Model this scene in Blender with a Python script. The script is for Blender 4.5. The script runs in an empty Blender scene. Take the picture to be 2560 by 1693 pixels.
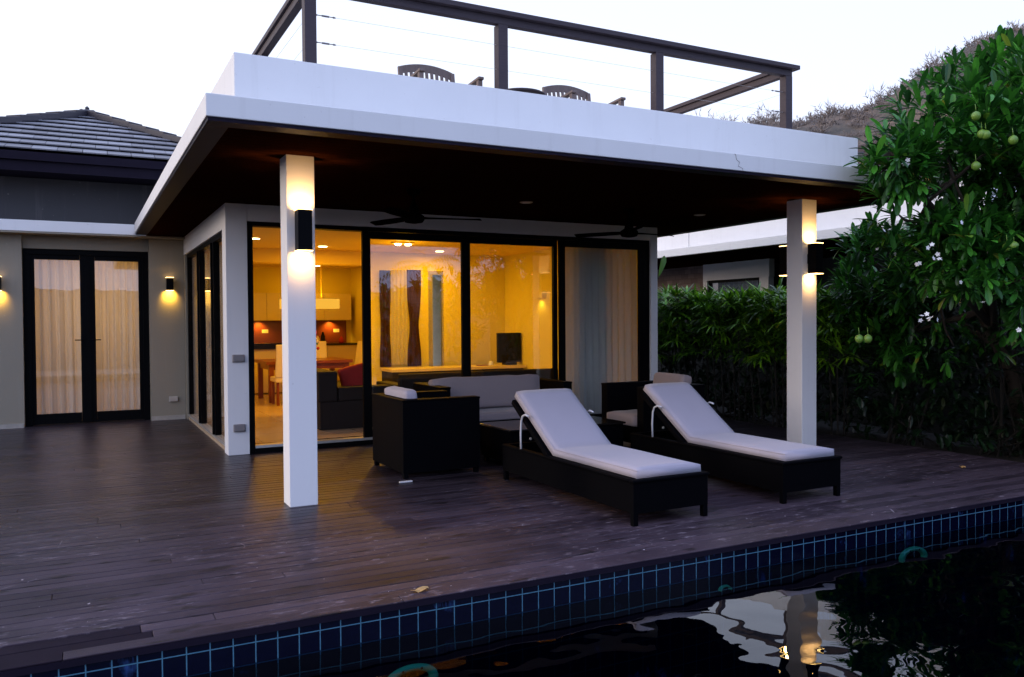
import bpy, bmesh, math, random
from mathutils import Vector, Matrix, noise
R = math.radians
random.seed(7)
sc = bpy.context.scene
col = sc.collection
H0 = 1.4                                   # eye height over the deck
FPX = 2073.892                             # focal length in pixels of a 2560 wide frame

# ------------------------------------------------------------------ camera
def cam_axes(yaw=27.546, pitch=-1.145, roll=-0.391):
    y, p, r = R(yaw), R(pitch), R(roll)
    f = Vector((math.sin(y)*math.cos(p), math.cos(y)*math.cos(p), math.sin(p)))
    rt = Vector((math.cos(y), -math.sin(y), 0)); up = rt.cross(f)
    return rt*math.cos(r)+up*math.sin(r), -rt*math.sin(r)+up*math.cos(r), f
RT, UP, FW = cam_axes()
cd = bpy.data.cameras.new('camera'); cam = bpy.data.objects.new('camera', cd); col.objects.link(cam)
cam.matrix_world = Matrix(((RT.x, UP.x, -FW.x, 0), (RT.y, UP.y, -FW.y, 0), (RT.z, UP.z, -FW.z, H0), (0, 0, 0, 1)))
cd.sensor_width = 36; cd.lens = FPX/2560*36; cd.clip_start = .05; cd.clip_end = 3000
sc.camera = cam
def ray(x, y):                             # direction through a pixel of the 2560x1693 photograph
    return FW+RT*((x-1280)/FPX)-UP*((y-846.5)/FPX)
def at(x, y, d):                           # the world point that far along it
    return Vector((0, 0, H0))+ray(x, y).normalized()*d

# ------------------------------------------------------------------ world
w = bpy.data.worlds.new('World'); sc.world = w; w.use_nodes = True
nt = w.node_tree; nt.nodes.clear(); N = nt.nodes.new; L = nt.links.new
out = N('ShaderNodeOutputWorld'); bg = N('ShaderNodeBackground'); L(bg.outputs[0], out.inputs[0])
bg.inputs[1].default_value = 0.1
SUN = Vector((-.86, .50, .16)).normalized()
sky = N('ShaderNodeTexSky'); sky.sky_type = 'NISHITA'; sky.sun_disc = False
sky.sun_elevation = math.asin(SUN.z); sky.sun_rotation = math.atan2(SUN.x, SUN.y)
sky.air_density = 1.2; sky.dust_density = 2.0; sky.ozone_density = 2.5
tc = N('ShaderNodeTexCoord'); sep = N('ShaderNodeSeparateXYZ'); L(tc.outputs['Generated'], sep.inputs[0])
def mathn(op, a, b=None, clamp=False):
    m = N('ShaderNodeMath'); m.operation = op; m.use_clamp = clamp
    for i, v in enumerate((a, b)):
        if v is None: continue
        if isinstance(v, (int, float)): m.inputs[i].default_value = v
        else: L(v, m.inputs[i])
    return m.outputs[0]
def mixc(f, a, b, mode='MIX'):
    m = N('ShaderNodeMix'); m.data_type = 'RGBA'; m.blend_type = mode; m.clamp_result = False
    for s, v in ((m.inputs[0], f), (m.inputs[6], a), (m.inputs[7], b)):
        if isinstance(v, (int, float)): s.default_value = v
        elif isinstance(v, tuple): s.default_value = (*v, 1)
        else: L(v, s)
    return m.outputs[2]
fy = mathn('ADD', mathn('MULTIPLY', sep.outputs[1], .5), .5)           # 0 behind the camera, 1 ahead
base = mixc(fy, (9.5, 12.4, 21.0), (13.5, 13.9, 15.4))
zen = mathn('POWER', mathn('MAXIMUM', sep.outputs[2], 0.0), 1.2)
base = mixc(mathn('MULTIPLY', zen, .75), base, (7.0, 9.6, 18.0))
fl = mathn('POWER', mathn('MAXIMUM', mathn('MULTIPLY', sep.outputs[0], -1.0), 0.0), 2.0)
base = mixc(mathn('MULTIPLY', fl, .9), base, (30.0, 27.0, 26.5))
L(mixc(.82, sky.outputs[0], base), bg.inputs[0])

sd = bpy.data.lights.new('sun', 'SUN'); sun = bpy.data.objects.new('sun', sd); col.objects.link(sun)
sd.energy = .8; sd.angle = R(12); sd.color = (1, .80, .62)
sun.rotation_euler = SUN.to_track_quat('Z', 'Y').to_euler(); sun.location = (-20, 10, 12)
sc.view_settings.view_transform = 'Standard'; sc.view_settings.look = 'None'
sc.view_settings.exposure = 0; sc.view_settings.gamma = 1
cy = sc.cycles
cy.use_denoising = True; cy.caustics_reflective = False; cy.caustics_refractive = False
cy.max_bounces = 8; cy.diffuse_bounces = 4; cy.glossy_bounces = 4; cy.transparent_max_bounces = 16
cy.sample_clamp_indirect = 4.0

# ------------------------------------------------------------------ materials
class Mat:
    def __init__(s, name, color=(.5, .5, .5), rough=.6, spec=.5, metal=0):
        s.m = bpy.data.materials.new(name); s.m.use_nodes = True
        s.t = s.m.node_tree; s.b = s.t.nodes['Principled BSDF']
        s.b.inputs['Base Color'].default_value = (*color, 1); s.b.inputs['Roughness'].default_value = rough
        s.b.inputs['Specular IOR Level'].default_value = spec; s.b.inputs['Metallic'].default_value = metal
        s.n = s.t.nodes.new; s.color = color
    def l(s, a, b): s.t.links.new(a, b)
    def coord(s, kind='Object', scale=(1, 1, 1)):
        c = s.n('ShaderNodeTexCoord'); m = s.n('ShaderNodeMapping'); s.l(c.outputs[kind], m.inputs[0])
        m.inputs['Scale'].default_value = scale; return m.outputs[0]
    def wcoord(s, scale=(1, 1, 1)):
        c = s.n('ShaderNodeNewGeometry'); m = s.n('ShaderNodeMapping'); s.l(c.outputs['Position'], m.inputs[0])
        m.inputs['Scale'].default_value = scale; return m.outputs[0]
    def noise(s, v, scale=5, detail=4, rough=.6):
        n = s.n('ShaderNodeTexNoise'); n.inputs['Scale'].default_value = scale
        n.inputs['Detail'].default_value = detail; n.inputs['Roughness'].default_value = rough
        s.l(v, n.inputs['Vector']); return n.outputs[0]
    def ramp(s, f, stops):
        r = s.n('ShaderNodeValToRGB'); e = r.color_ramp.elements
        while len(e) < len(stops): e.new(.5)
        for k, (p, c) in enumerate(stops):
            e[k].position = p; e[k].color = (*c, 1) if isinstance(c, tuple) else (c, c, c, 1)
        s.l(f, r.inputs[0]); return r.outputs[0]
    def math(s, op, a, b=0, clamp=False):
        m = s.n('ShaderNodeMath'); m.operation = op; m.use_clamp = clamp
        for i, v in enumerate((a, b)):
            if isinstance(v, (int, float)): m.inputs[i].default_value = v
            else: s.l(v, m.inputs[i])
        return m.outputs[0]
    def mix(s, f, a, b, mode='MIX'):
        m = s.n('ShaderNodeMix'); m.data_type = 'RGBA'; m.blend_type = mode
        for q, v in ((m.inputs[0], f), (m.inputs[6], a), (m.inputs[7], b)):
            if isinstance(v, (int, float)): q.default_value = v
            elif isinstance(v, tuple): q.default_value = (*v, 1)
            else: s.l(v, q)
        return m.outputs[2]
    def base(s, c): s.l(c, s.b.inputs['Base Color'])
    def bump(s, h, st=.3, d=.01):
        b = s.n('ShaderNodeBump'); b.inputs['Strength'].default_value = st; b.inputs['Distance'].default_value = d
        s.l(h, b.inputs['Height']); s.l(b.outputs[0], s.b.inputs['Normal'])
    def rough(s, f, lo, hi):
        m = s.n('ShaderNodeMapRange'); s.l(f, m.inputs[0]); m.inputs[3].default_value = lo; m.inputs[4].default_value = hi
        s.l(m.outputs[0], s.b.inputs['Roughness'])
def plain(name, color, rough=.6, var=.15, scale=6, bump=.08, spec=.5, metal=0):
    m = Mat(name, color, rough, spec, metal); v = m.wcoord()
    n = m.noise(v, scale, 5)
    m.base(m.mix(n, tuple(c*(1-var) for c in color), tuple(min(1, c*(1+var)) for c in color)))
    if bump: m.bump(m.noise(v, scale*8, 3), bump, .004)
    return m.m
def wall_paint(name, color, stain=.12):
    m = Mat(name, color, .7, .3); v = m.wcoord()
    n1 = m.noise(v, 1.3, 6, .65); st = m.noise(m.wcoord((9, 9, .7)), 1.0, 4, .6)
    a = m.mix(n1, color, tuple(c*(1-stain) for c in color))
    drip = m.ramp(st, [(.56, 0.0), (.78, 1.0)])
    sp = m.ramp(m.noise(v, 22, 2, .5), [(.73, 0.0), (.76, 1.0)])
    f = m.math('MAXIMUM', m.math('MULTIPLY', drip, stain*1.2), m.math('MULTIPLY', sp, .25))
    m.base(m.mix(f, a, (.42, .40, .37))); m.bump(m.noise(v, 70, 4), .10, .004)
    return m.m
M = {}
M['white'] = wall_paint('white_render', (.80, .80, .80))
M['cream'] = wall_paint('cream_render', (.27, .24, .185), .10)
M['pillar'] = wall_paint('pillar_paint', (.78, .77, .78), .05)
M['grey_wall'] = wall_paint('grey_render', (.065, .065, .072), .1)
M['plinth'] = plain('stone_plinth', (.34, .31, .27), .7, .3, 12)
M['in_wall'] = plain('interior_paint', (.82, .70, .12), .65, .04, 2, .03, .2)
M['in_ceil'] = plain('interior_ceiling', (.78, .58, .16), .7, .03, 2, 0, .2)
M['black_al'] = plain('black_aluminium', (.003, .003, .0035), .45, .2, 20, .02, .04)
M['alu'] = plain('bare_aluminium', (.55, .53, .50), .35, .15, 20, .02, .5, .6)
M['sconce'] = plain('black_metal', (.002, .002, .003), .4, .2, 30, .02, .05)
M['fan'] = plain('dark_bronze', (.003, .0025, .0025), .6, .2, 20, .02, 0)
M['outlet'] = plain('grey_plastic', (.20, .18, .18), .45, .1, 20, 0)
M['outlet_w'] = plain('beige_plastic', (.38, .35, .31), .45, .1, 20, 0)
M['cabinet'] = plain('cream_cabinet', (.75, .62, .28), .35, .04, 2, 0)
M['counter'] = plain('black_granite', (.010, .008, .007), .15, .4, 40, 0)
M['redwood'] = plain('red_brown_table', (.20, .045, .02), .3, .25, 5, .05)
M['dark_sofa'] = plain('dark_brown_fabric', (.008, .004, .003), .8, .25, 20, .2)
M['red_cloth'] = plain('red_fabric', (.42, .02, .012), .8, .2, 14, .2)
M['dining'] = plain('cream_leather', (.80, .72, .52), .5, .06, 5, .1)
M['tv'] = plain('black_plastic', (.005, .0045, .0045), .3, .2, 20, 0, .15)
M['teal'] = plain('teal_plastic', (.22, 1.0, .36), .4, .1, 20, 0)
M['green_fruit'] = plain('green_fruit', (.13, .25, .035), .35, .3, 12, .05)
M['petal'] = plain('white_petal', (.82, .84, .86), .5, .03, 10, 0)
M['rope'] = plain('pale_tube', (.62, .62, .66), .4, .05, 20, 0)
M['leafdry'] = plain('dry_leaf', (.48, .28, .10), .6, .3, 40, .2)
M['soil'] = plain('dark_soil', (.022, .018, .014), .9, .4, 5, .3)
M['trunk'] = plain('grey_brown_bark', (.035, .026, .02), .85, .35, 14, .5)
M['dark_stem'] = plain('dark_stem', (.010, .008, .006), .95, .3, 14, .2)
M['twig'] = plain('dry_twig', (.21, .18, .165), .9, .25, 3, 0)

def m_tilewall(name, a, b, off, gk=1.0):                   # glazed pool tiles, 10 cm grid with pale grout; gk dims it to imitate underwater gloom
    m = Mat(name, (.01, .015, .06), .14, .2)
    g = m.n('ShaderNodeNewGeometry'); s = m.n('ShaderNodeSeparateXYZ'); m.l(g.outputs['Position'], s.inputs[0])
    def line(o, k):
        fr = m.math('FRACT', m.math('ADD', m.math('MULTIPLY', s.outputs[o], 10.0), k))
        d = m.math('ABSOLUTE', m.math('SUBTRACT', fr, .5)); return m.math('GREATER_THAN', d, .473)
    gr = m.math('MAXIMUM', line(a, off[0]), line(b, off[1]))
    v = m.wcoord(); n = m.noise(v, 3.5, 5); n2 = m.noise(v, 30, 3)
    wn = m.n('ShaderNodeTexVoronoi'); wn.inputs['Scale'].default_value = 9; m.l(v, wn.inputs[0])
    tile = m.mix(n2, (.0005, .0009, .007), (.0012, .0022, .016))
    lime = m.math('MULTIPLY', m.ramp(n, [(.60, 0.0), (.70, 1.0)]), m.ramp(m.noise(m.wcoord((25, 25, 6)), 1, 3), [(.45, 0.0), (.62, .9)]))
    tile = m.mix(lime, tile, (.04, .10, .30))
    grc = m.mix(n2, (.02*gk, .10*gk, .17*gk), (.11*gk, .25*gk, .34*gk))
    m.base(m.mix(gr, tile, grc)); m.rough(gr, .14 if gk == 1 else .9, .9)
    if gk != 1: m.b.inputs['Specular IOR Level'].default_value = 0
    m.bump(m.math('SUBTRACT', 1.0, gr), .25, .003)
    return m.m
M['tile_xz'] = m_tilewall('pool_tiles_wall', 0, 2, (-.02, .72))
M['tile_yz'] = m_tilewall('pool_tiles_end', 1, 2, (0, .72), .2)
M['tile_xy'] = m_tilewall('pool_tiles_floor', 0, 1, (0, 0), .015)  # end and floor grout dimmed too, underwater gloom put into the colour

def m_deck():
    m = Mat('weathered_decking', (.08, .06, .05), .45, .5)
    g = m.n('ShaderNodeNewGeometry'); rnd = g.outputs['Random Per Island']
    v = m.wcoord((1.2, 26, 26)); grain = m.noise(v, 2.2, 6, .65)
    c = m.ramp(rnd, [(0, (.012, .008, .012)), (.35, (.020, .014, .020)), (.7, (.029, .021, .028)), (1, (.044, .033, .042))])
    c = m.mix(.75, c, m.mix(grain, (.25, .24, .24), (1.0, 1.0, 1.0)), 'MULTIPLY')
    big = m.noise(m.wcoord((1, 1.6, 1)), 1.1, 5, .6)
    c = m.mix(m.ramp(big, [(.38, 0.0), (.70, .45)]), c, (.058, .044, .056))
    dark = m.ramp(m.noise(m.wcoord((2.2, 9, 1)), 1.6, 4, .55), [(.585, 0.0), (.66, .85)])
    c = m.mix(dark, c, (.006, .004, .004))
    pale = m.ramp(m.noise(m.wcoord((4, 13, 1)), 1.9, 6, .7), [(.56, 0.0), (.72, .85)])
    pale = m.math('MULTIPLY', pale, m.ramp(m.noise(m.wcoord((.6, .9, 1)), 1.2, 2), [(.44, 0.0), (.56, 1.0)]))
    c = m.mix(pale, c, (.17, .15, .165))
    spk = m.ramp(m.noise(m.wcoord((1, 1, 1)), 28, 2, .5), [(.74, 0.0), (.77, .7)])
    c = m.mix(spk, c, (.42, .38, .38)); scr = m.n('ShaderNodeTexVoronoi'); scr.feature = 'DISTANCE_TO_EDGE'; scr.inputs['Scale'].default_value = 1.7; m.l(m.wcoord((1, 1.7, 1)), scr.inputs[0])
    sc_ = m.math('MULTIPLY', m.ramp(scr.outputs[0], [(0, .5), (.006, 0.0)]), m.ramp(m.noise(m.wcoord((1, 1, 1)), 2.6, 3), [(.62, 0.0), (.68, 1.0)])); c = m.mix(sc_, c, (.34, .31, .33))
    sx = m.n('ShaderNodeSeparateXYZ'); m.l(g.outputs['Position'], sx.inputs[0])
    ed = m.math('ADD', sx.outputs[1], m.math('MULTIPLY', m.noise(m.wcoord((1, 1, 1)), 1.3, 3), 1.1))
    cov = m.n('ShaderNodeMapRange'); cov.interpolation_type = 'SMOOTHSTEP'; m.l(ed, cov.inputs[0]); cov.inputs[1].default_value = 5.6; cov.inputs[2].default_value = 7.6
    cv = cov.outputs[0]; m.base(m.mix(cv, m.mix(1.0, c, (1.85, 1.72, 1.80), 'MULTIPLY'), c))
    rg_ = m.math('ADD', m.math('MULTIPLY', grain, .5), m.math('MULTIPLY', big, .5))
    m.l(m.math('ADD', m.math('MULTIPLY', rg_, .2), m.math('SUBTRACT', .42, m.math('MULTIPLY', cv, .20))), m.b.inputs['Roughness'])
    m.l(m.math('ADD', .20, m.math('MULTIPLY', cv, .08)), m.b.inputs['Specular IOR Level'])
    m.bump(m.math('ADD', grain, m.math('MULTIPLY', m.noise(m.wcoord((3, 60, 60)), 3, 3), .6)), .45, .004)
    return m
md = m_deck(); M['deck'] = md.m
M['deck_dark'] = plain('newer_decking', (.016, .011, .018), .7, .35, 12, .3, .05)
M['deck_new'] = plain('pale_new_decking', (.13, .09, .085), .5, .25, 12, .3)

def m_soffit():
    m = Mat('varnished_soffit_boards', (.05, .02, .01), .6, 0)
    g = m.n('ShaderNodeNewGeometry'); s = m.n('ShaderNodeSeparateXYZ'); m.l(g.outputs['Position'], s.inputs[0])
    fr = m.math('FRACT', m.math('MULTIPLY', s.outputs[1], 10.0)); ln = m.math('LESS_THAN', fr, .07)
    grain = m.noise(m.wcoord((1.5, 30, 1)), 2, 5)
    c = m.mix(grain, (.010, .0026, .0010), (.030, .0085, .0030)); m.base(m.mix(ln, c, (.004, .002, .001)))
    m.bump(m.math('SUBTRACT', 1.0, ln), .4, .003); return m.m
M['soffit'] = m_soffit()
def m_wood(name, a, b, ax=(2, 2, 20)):
    m = Mat(name, a, .6, .3); n = m.noise(m.wcoord(ax), 2.5, 5, .65)
    m.base(m.mix(n, a, b)); m.bump(n, .3, .004); return m.m
M['rail'] = m_wood('dark_rail_wood', (.035, .026, .034), (.07, .052, .058), (3, 3, 30))
M['teak'] = m_wood('weathered_teak', (.13, .095, .085), (.26, .20, .18), (12, 12, 3))
def m_rattan():
    m = Mat('black_rattan', (.010, .010, .014), .55, .03)
    g = m.n('ShaderNodeNewGeometry'); s = m.n('ShaderNodeSeparateXYZ'); m.l(g.outputs['Position'], s.inputs[0])
    h = m.math('SINE', m.math('MULTIPLY', m.math('ADD', s.outputs[0], s.outputs[1]), 520.0))
    k = m.math('SINE', m.math('MULTIPLY', s.outputs[2], 520.0))
    pr = m.math('MULTIPLY', h, k)
    m.base(m.mix(m.math('ADD', m.math('MULTIPLY', pr, .5), .5), (.0006, .0006, .0011), (.0026, .0026, .004)))
    m.bump(pr, .35, .004); return m.m
M['rattan'] = m_rattan()
def m_cloth(name, color, sc_=160):
    m = Mat(name, color, .85, .2); m.b.inputs['Sheen Weight'].default_value = .2
    v = m.coord('Object'); n = m.noise(v, 2.5, 4); f = m.noise(v, sc_, 2)
    m.base(m.mix(n, tuple(c*.9 for c in color), color)); m.bump(m.math('ADD', f, m.math('MULTIPLY', n, 2.0)), .15, .01)
    return m.m
M['cushion'] = m_cloth('grey_white_canvas', (.44, .40, .46))
M['cushion_shaded'] = m_cloth('shaded_canvas', (.29, .235, .235))  # darker copy of the lounger canvas; under-roof shade is put into the colour
M['towel'] = m_cloth('white_canvas', (.70, .69, .70))
def m_sheer(name, color, tr=.2, transl=.6):
    m = bpy.data.materials.new(name); m.use_nodes = True; t = m.node_tree; t.nodes.clear(); n = t.nodes.new
    o = n('ShaderNodeOutputMaterial'); d = n('ShaderNodeBsdfDiffuse'); tl = n('ShaderNodeBsdfTranslucent'); tp = n('ShaderNodeBsdfTransparent')
    d.inputs[0].default_value = (*color, 1); tl.inputs[0].default_value = (*color, 1)
    a = n('ShaderNodeMixShader'); b = n('ShaderNodeMixShader'); a.inputs[0].default_value = transl; b.inputs[0].default_value = tr
    t.links.new(d.outputs[0], a.inputs[1]); t.links.new(tl.outputs[0], a.inputs[2])
    t.links.new(a.outputs[0], b.inputs[1]); t.links.new(tp.outputs[0], b.inputs[2]); t.links.new(b.outputs[0], o.inputs[0])
    return m
M['sheer'] = m_sheer('sheer_curtain', (.80, .76, .68), .12, .5)
M['sheer_thick'] = m_sheer('thick_sheer_curtain', (.74, .72, .68), .04, .22)
M['drape'] = plain('dark_red_drape', (.035, .004, .006), .85, .2, 10, .2)
def m_glass(name, ior=1.9, tint=(.93, .95, .95), rough=0.0):
    m = bpy.data.materials.new(name); m.use_nodes = True; t = m.node_tree; t.nodes.clear(); n = t.nodes.new
    o = n('ShaderNodeOutputMaterial'); g = n('ShaderNodeBsdfGlossy'); tp = n('ShaderNodeBsdfTransparent')
    g.inputs['Roughness'].default_value = rough; g.inputs[0].default_value = (1, 1, 1, 1); tp.inputs[0].default_value = (*tint, 1)
    f = n('ShaderNodeLayerWeight'); f.inputs[0].default_value = .5; mx = n('ShaderNodeMixShader'); r0 = ((ior-1)/(ior+1))**2
    pw = n('ShaderNodeMath'); pw.operation = 'POWER'; pw.inputs[1].default_value = 5; t.links.new(f.outputs['Facing'], pw.inputs[0])
    mr = n('ShaderNodeMapRange'); mr.inputs[3].default_value = r0; mr.inputs[4].default_value = 1; t.links.new(pw.outputs[0], mr.inputs[0])
    t.links.new(mr.outputs[0], mx.inputs[0]); t.links.new(tp.outputs[0], mx.inputs[1]); t.links.new(g.outputs[0], mx.inputs[2])
    t.links.new(mx.outputs[0], o.inputs[0]); return m, t, g, f
M['glass'] = m_glass('window_glass', 1.62)[0]
def m_water():
    m, t, g, f = m_glass('pool_water', 1.38, (.13, .28, .40), 0.0); n = t.nodes.new
    geo = n('ShaderNodeNewGeometry'); mp = n('ShaderNodeMapping'); t.links.new(geo.outputs['Position'], mp.inputs[0])
    mp.inputs['Scale'].default_value = (1, 1, 1)
    a = n('ShaderNodeTexNoise'); a.inputs['Scale'].default_value = 2.7; a.inputs['Detail'].default_value = 1.6; a.inputs['Roughness'].default_value = .3
    t.links.new(mp.outputs[0], a.inputs['Vector'])
    b = n('ShaderNodeBump'); b.inputs['Strength'].default_value = 1.0; b.inputs['Distance'].default_value = .0085
    t.links.new(a.outputs[0], b.inputs['Height']); t.links.new(b.outputs[0], g.inputs['Normal']); t.links.new(b.outputs[0], f.inputs['Normal'])
    return m
M['water'] = m_water()
def m_emit(name, color, st):
    m = bpy.data.materials.new(name); m.use_nodes = True; t = m.node_tree; t.nodes.clear()
    o = t.nodes.new('ShaderNodeOutputMaterial'); e = t.nodes.new('ShaderNodeEmission')
    e.inputs[0].default_value = (*color, 1); e.inputs[1].default_value = st; t.links.new(e.outputs[0], o.inputs[0]); return m
M['bulb'] = m_emit('lamp_glow', (1, .62, .22), 9)
M['bulb_hot'] = m_emit('downlight_glow', (1, .70, .34), 14)
M['spot_hot'] = m_emit('spot_glow', (1, .75, .40), 60)
M['shade'] = m_emit('lamp_shade_glow', (1, .50, .05), .95)
def m_leaf(name, a, b, tr=.25, spec=.5, rough=.38):
    m = Mat(name, a, rough, spec); g = m.n('ShaderNodeNewGeometry')
    c = m.ramp(g.outputs['Random Per Island'], [(0, a), (.45, tuple(.35*q+.65*p for p, q in zip(a, b))), (.82, b), (.97, tuple(min(1, x*1.6) for x in b)), (1, (b[1]*.9, b[1]*.85, b[2]))])
    m.base(c); tl = m.n('ShaderNodeBsdfTranslucent'); m.l(c, tl.inputs[0])
    mx = m.n('ShaderNodeMixShader'); mx.inputs[0].default_value = tr
    o = m.t.nodes['Material Output']; m.l(m.b.outputs[0], mx.inputs[1]); m.l(tl.outputs[0], mx.inputs[2]); m.l(mx.outputs[0], o.inputs[0])
    return m.m
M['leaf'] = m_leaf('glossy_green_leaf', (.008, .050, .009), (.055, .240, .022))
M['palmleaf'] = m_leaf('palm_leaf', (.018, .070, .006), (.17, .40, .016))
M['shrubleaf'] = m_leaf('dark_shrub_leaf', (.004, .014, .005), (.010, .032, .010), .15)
def m_roof():
    m = Mat('slate_roof_tiles', (.1, .1, .12), .5, .5)
    v = m.wcoord(); n = m.noise(v, 8, 4); g = m.n('ShaderNodeNewGeometry')
    c = m.ramp(g.outputs['Random Per Island'], [(0, (.17, .165, .18)), (1, (.33, .325, .35))])
    m.base(m.mix(.4, c, m.mix(n, (.4, .4, .4), (1, 1, 1)), 'MULTIPLY')); return m.m
M['rooftile'] = m_roof()
M['ridge'] = plain('dark_ridge_tile', (.035, .030, .040), .5, .3, 6, .2)
M['eave'] = plain('dark_purple_fascia', (.012, .009, .018), .5, .2, 6, .1, .06)
def m_hill():
    m = Mat('dry_hillside', (.2, .15, .12), .95, .1); v = m.wcoord()
    n = m.noise(v, .09, 8, .7); n2 = m.noise(v, .5, 6, .7)
    c = m.ramp(n, [(.30, (.065, .075, .065)), (.48, (.16, .14, .115)), (.62, (.28, .205, .155)), (.8, (.36, .27, .20))])
    c = m.mix(.6, c, m.mix(n2, (.35, .37, .40), (1, 1, 1)), 'MULTIPLY'); m.base(c); m.bump(n2, .8, 1.0); return m.m
M['hill'] = m_hill()
def m_stone():
    m = Mat('stacked_stone', (.25, .2, .18), .8, .2); b = m.n('ShaderNodeTexBrick'); v = m.wcoord((1, 1, 1))
    s = m.n('ShaderNodeSeparateXYZ'); c = m.n('ShaderNodeCombineXYZ'); m.l(v, s.inputs[0]); m.l(s.outputs[1], c.inputs[0]); m.l(s.outputs[2], c.inputs[1])
    m.l(c.outputs[0], b.inputs[0]); b.inputs['Scale'].default_value = 2.2; b.inputs['Color1'].default_value = (.16, .11, .10, 1)
    b.inputs['Color2'].default_value = (.26, .19, .17, 1); b.inputs['Mortar'].default_value = (.12, .09, .08, 1); b.inputs['Mortar Size'].default_value = .01
    m.base(b.outputs[0]); return m.m
M['stone'] = m_stone()

# ------------------------------------------------------------------ mesh helpers
class MB:
    def __init__(s): s.b = bmesh.new()
    def box(s, x0, x1, y0, y1, z0, z1, bev=0, seg=2):
        vs = [s.b.verts.new(p) for p in ((x0, y0, z0), (x1, y0, z0), (x1, y1, z0), (x0, y1, z0), (x0, y0, z1), (x1, y0, z1), (x1, y1, z1), (x0, y1, z1))]
        fs = [s.b.faces.new([vs[i] for i in q]) for q in ((0, 3, 2, 1), (4, 5, 6, 7), (0, 1, 5, 4), (1, 2, 6, 5), (2, 3, 7, 6), (3, 0, 4, 7))]
        if bev:
            es = list({e for f in fs for e in f.edges})
            bmesh.ops.bevel(s.b, geom=es, offset=bev, segments=seg, profile=.5, affect='EDGES')
        return s
    def hexa(s, pts, bev=0):                       # 4 bottom points, 4 top points
        vs = [s.b.verts.new(p) for p in pts]
        fs = [s.b.faces.new([vs[i] for i in q]) for q in ((0, 3, 2, 1), (4, 5, 6, 7), (0, 1, 5, 4), (1, 2, 6, 5), (2, 3, 7, 6), (3, 0, 4, 7))]
        if bev: bmesh.ops.bevel(s.b, geom=list({e for f in fs for e in f.edges}), offset=bev, segments=2, profile=.5, affect='EDGES')
        return s
    def beam(s, a, b, w, h, bev=0):                # bar of w x h section from a to b
        a, b = Vector(a), Vector(b); d = (b-a).normalized()
        sx = d.cross(Vector((0, 0, 1)))
        if sx.length < .01: sx = Vector((1, 0, 0))
        sx.normalize(); uy = sx.cross(d); sx *= w/2; uy *= h/2
        return s.hexa([a-sx-uy, a+sx-uy, b+sx-uy, b-sx-uy, a-sx+uy, a+sx+uy, b+sx+uy, b-sx+uy], bev)
    def tube(s, pts, r, n=10, cap=True):
        pts = [Vector(p) for p in pts]; rr = r if isinstance(r, (list, tuple)) else [r]*len(pts); rings = []
        for i, p in enumerate(pts):
            d = (pts[min(i+1, len(pts)-1)]-pts[max(i-1, 0)]).normalized()
            u = d.orthogonal().normalized() if i == 0 else (u-d*u.dot(d)).normalized()
            v = d.cross(u)
            rings.append([s.b.verts.new(p+(u*math.cos(2*math.pi*k/n)+v*math.sin(2*math.pi*k/n))*rr[i]) for k in range(n)])
        for a, c in zip(rings, rings[1:]):
            for k in range(n): s.b.faces.new((a[k], a[(k+1) % n], c[(k+1) % n], c[k]))
        if cap:
            s.b.faces.new(rings[0][::-1]); s.b.faces.new(rings[-1])
        return s
    def lathe(s, c, prof, n=24, axis='z'):         # profile of (radius, height)
        c = Vector(c); rings = []
        for r, h in prof:
            ring = []
            for k in range(n):
                a = 2*math.pi*k/n; p = Vector((r*math.cos(a), r*math.sin(a), h))
                if axis == 'y': p = Vector((p.x, p.z, p.y))
                ring.append(s.b.verts.new(c+p))
            rings.append(ring)
        for a, q in zip(rings, rings[1:]):
            for k in range(n): s.b.faces.new((a[k], a[(k+1) % n], q[(k+1) % n], q[k]))
        s.b.faces.new(rings[0][::-1]); s.b.faces.new(rings[-1]); return s
    def quad(s, *p): s.b.faces.new([s.b.verts.new(q) for q in p]); return s
    def build(s, name, mat, parent=None, smooth=False, sub=0):
        bmesh.ops.recalc_face_normals(s.b, faces=s.b.faces)
        me = bpy.data.meshes.new(name); s.b.to_mesh(me); s.b.free()
        return place(name, me, mat, parent, smooth)
def place(name, me, mat, parent=None, smooth=False):
    if isinstance(mat, str): mat = M[mat]
    me.materials.append(mat)
    o = bpy.data.objects.new(name, me); col.objects.link(o)
    if smooth:
        for p in me.polygons: p.use_smooth = True
    if parent is not None:
        off = Vector((0, 0, 0)); q = parent
        while q is not None: off += q.location; q = q.parent
        me.transform(Matrix.Translation(-off)); o.parent = parent
    return o
def raw(name, verts, faces, mat, parent=None, smooth=False):
    me = bpy.data.meshes.new(name); me.from_pydata(verts, [], faces); me.update()
    return place(name, me, mat, parent, smooth)
def tag(o, label=None, cat=None, group=None, kind=None):
    for k, v in (('label', label), ('category', cat), ('group', group), ('kind', kind)):
        if v: o[k] = v
    return o
def thing(name, label, cat, loc=(0, 0, 0), group=None):
    o = bpy.data.objects.new(name, None); col.objects.link(o); o.location = loc; o.empty_display_size = .1
    return tag(o, label, cat, group)
def B(name, mat, parent, *a, bev=0, smooth=False):
    return MB().box(*a, bev=bev).build(name, mat, parent, smooth)
def S(o): return tag(o, kind='structure')
def kids(o): return [c for c in bpy.data.objects if c.parent == o]
def copy_tree(o, parent=None):
    c = o.copy(); col.objects.link(c)
    if parent is not None: c.parent = parent
    for ch in kids(o): copy_tree(ch, c)
    return c
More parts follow.
